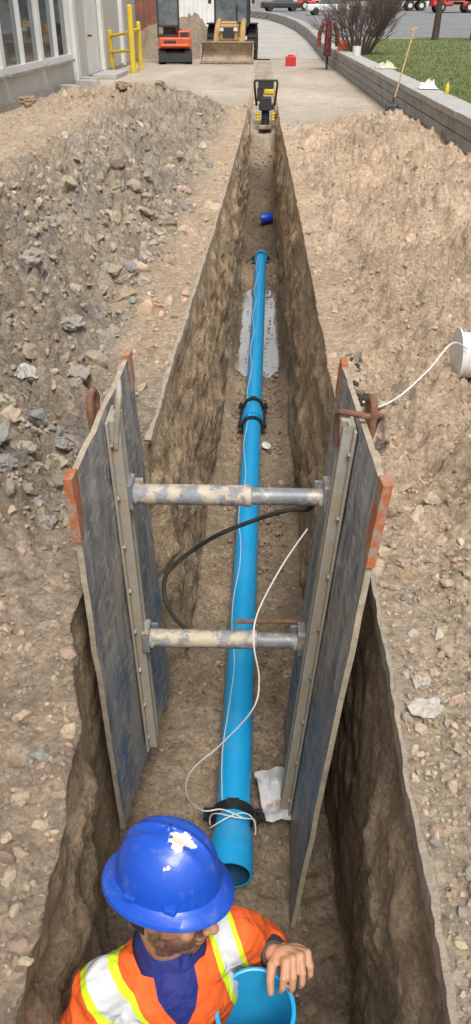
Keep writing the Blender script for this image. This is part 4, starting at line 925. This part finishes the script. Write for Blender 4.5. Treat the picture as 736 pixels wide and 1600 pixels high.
def farb(x,y,wd,h,m,label):
    e=empty('warehouse',(x,y,rise(y)),label=label,category='building'); b=B(); b.box((0,0,h/2),(wd,10,h)); fin(b,'wall',m,e)
    for i in range(int(wd/6)):
        b=B(); b.box((-wd/2+3+i*6,-5.03,1.8),(3.2,.06,3.4)); fin(b,'loading_door',M_found,e)
farb(-25,80,30,7,M_stucco,'long pale warehouse with loading doors'); farb(30,150,90,9,M_white,'large white warehouse with loading doors'); farb(-20,140,50,9,M_stucco,'long pale warehouse with loading doors')
# ------------------------------------------------------------------ bush, trees
def branch(b,p,d,L_,r,dep,spread=.5,nb=3):
    q=p+d*L_; b.tube([p,(p+q)/2+Vector((random.uniform(-1,1),random.uniform(-1,1),0))*L_*.06,q],[r,r*.8,r*.6],5 if dep>1 else 3)
    if dep<=0: return
    for i in range(nb):
        nd=(d+Vector((random.uniform(-1,1),random.uniform(-1,1),random.uniform(-.3,.6)))*spread).normalized()
        branch(b,p+d*L_*random.uniform(.5,1.0),nd,L_*random.uniform(.6,.85),r*.58,dep-1,spread,nb)
e=empty('bare_bush',(3.55,33,.5),label='leafless brown bush growing behind the wall',category='bush')
b=B()
for i in range(34):
    a=random.uniform(0,6.28); branch(b,Vector((math.cos(a)*.35,math.sin(a)*.35,0)),Vector((math.cos(a)*.6,math.sin(a)*.6,random.uniform(.5,1.6))).normalized(),.95,.024,3,.6,4)
fin(b,'branches',M_twig,e)
for i in range(4): b=B(); b.tube([(i*.1-.2,0,-.05),(i*.16-.3,.05,.5),(i*.3-.5,.1,1.2)],[.05,.04,.025],6); fin(b,'trunk',M_bark,e)
def tree(x,y,h,label):
    e=empty('tree',(x,y,lz(x,y)-.05),label=label,category='tree'); b=B(); b.tube(smoothpath([(0,0,0),(.05,0,h*.3),(-.05,0,h*.6),(0,0,h)],4),[.20-.12*i/12 for i in range(13)],10); fin(b,'trunk',M_bark,e,smooth=True)
    b=B()
    for i in range(16):
        z=h*(.4+.6*i/16); a=i*2.4; branch(b,Vector((0,0,z)),Vector((math.cos(a),math.sin(a),.7)).normalized(),1.3,.04,3,.5,3)
    fin(b,'crown',M_twig,e)
tree(10.9,47,6.5,'slim bare tree on the lawn edge'); tree(9.2,48.5,6,'slim bare tree on the lawn edge')
# ------------------------------------------------------------------ small items near the wall
def rag(name,x,y,z,sx,sy,m,label,cat,seed):
    b=B(); n=14; vs=[]
    for i in range(n+1):
        for j in range(n+1):
            u_,v_=i/n-.5,j/n-.5; k=max(0,1-4*(u_*u_+v_*v_)); a=1+.3*fr(u_*3,v_*3,seed); vs.append((u_*sx*a,v_*sy*a,.01+.10*k*abs(fr(u_*6,v_*6,seed+1))*2+.05*k))
    b.add(vs,[(i*(n+1)+j,(i+1)*(n+1)+j,(i+1)*(n+1)+j+1,i*(n+1)+j+1) for i in range(n) for j in range(n)]); return fin(b,name,m,loc=(x,y,z),smooth=True,label=label,category=cat)
rag('cloth_rag',3.05,16.2,.64,.35,.45,M_wire,'crumpled white cloth on the wall coping','cloth',3)
rag('cloth_rag',3.1,22.5,.64,.55,.8,M_rag,'beige crumpled jacket on the wall coping','cloth',8)
b=B(); b.lathe((0,0,0),(0,0,1),[(0,.0001),(0,.035),(.12,.035),(.15,.013),(.18,.013),(.18,.0001)],14); fin(b,'bottle',M_yel,loc=(3.2,15.2,.637),smooth=True,label='small yellow bottle on the wall coping',category='bottle')
b=B(); b.box((0,0,.14),(.4,.3,.28)); b.box((0,0,.31),(.2,.05,.06)); fin(b,'tool_case',M_kub,bevel=.04,loc=(3.0,33.5,.637),label='orange and black tool case on the wall',category='tool case')
b=B(); b.lathe((0,0,0),(0,0,1),[(0,.0001),(0,.13),(.26,.14),(.26,.0001)],18); fin(b,'bucket',M_white,loc=(3.1,29.5,.637),smooth=True,label='small white bucket on the wall coping',category='bucket')
e=empty('shovel',(2.50,17.0,.02),label='wooden handled shovel leaning against the block wall',category='shovel')
b=B(); b.cyl((.06,.06,.22),(.40,.46,1.52),.017,seg=10); b.cyl((.33,.44,1.5),(.47,.50,1.54),.016,seg=8); fin(b,'handle',M_wood,e,smooth=True)
b=B(); vs=[]
for i in range(7):
    t_=i/6; wv=.12 if t_>.3 else .12*(t_/.3)**.5
    for j in range(5): u_=j/4-.5; vs.append((u_*2*wv+.06*t_,-.02+.06*t_+abs(u_)*-.06,.30*t_))
b.add(vs,[(i*5+j,i*5+j+1,(i+1)*5+j+1,(i+1)*5+j) for i in range(6) for j in range(4)]); b.cyl((.06,.05,.26),(.09,.09,.40),.024,seg=8); o=fin(b,'blade',M_dark,e,smooth=True); o.modifiers.new('t','SOLIDIFY').thickness=.006
e=empty('gas_can',(1.15,36.0,.0),label='red plastic fuel can on the ground',category='fuel can')
b=B(); b.box((0,0,.17),(.42,.30,.34)); b.box((0,0,.38),(.22,.06,.06)); b.box((-.1,0,.36),(.04,.06,.08)); b.box((.1,0,.36),(.04,.06,.08)); fin(b,'tank',M_red,e,bevel=.06)
b=B(); b.cyl((.14,0,.33),(.26,0,.48),.03,.02); fin(b,'spout',M_yel,e,smooth=True)
e=empty('hung_jacket',(2.45,33.8,0),label='red checked jacket hung over a post by the wall',category='jacket')
b=B(); b.cyl((0,0,0),(0,0,1.75),.04); b.box((0,0,1.6),(.5,.04,.05)); fin(b,'post',M_bark,e)
b=B(); b.lathe((0,0,.45),(0,0,1),[(0,.26),(.3,.27),(.7,.26),(1.0,.24),(1.15,.15),(1.22,.07)],20,e=(1,.5)); 
for s in(-1,1): b.tube([(s*.2,0,1.5),(s*.33,-.03,1.15),(s*.34,-.05,.75)],[.08,.08,.07],8)
fin(b,'cloth',M_plaid,e,smooth=True)
e=empty('utility_cabinet',(15.2,62,.5+14*.026),label='brown utility cabinet with a white edged diamond sign',category='cabinet')
b=B(); b.box((0,0,.85),(1.5,.8,1.7)); fin(b,'housing',M_cont,e,bevel=.03)
b=B(); b.box((0,-.42,1.0),(.62,.02,.62),rot=Matrix.Rotation(math.radians(45),3,'Y')); dd=fin(b,'hazard_sign',M_white,e)
b=B(); b.box((0,-.435,1.0),(.5,.02,.5),rot=Matrix.Rotation(math.radians(45),3,'Y')); o=fin(b,'sign_face',M_red,e); o.parent=dd
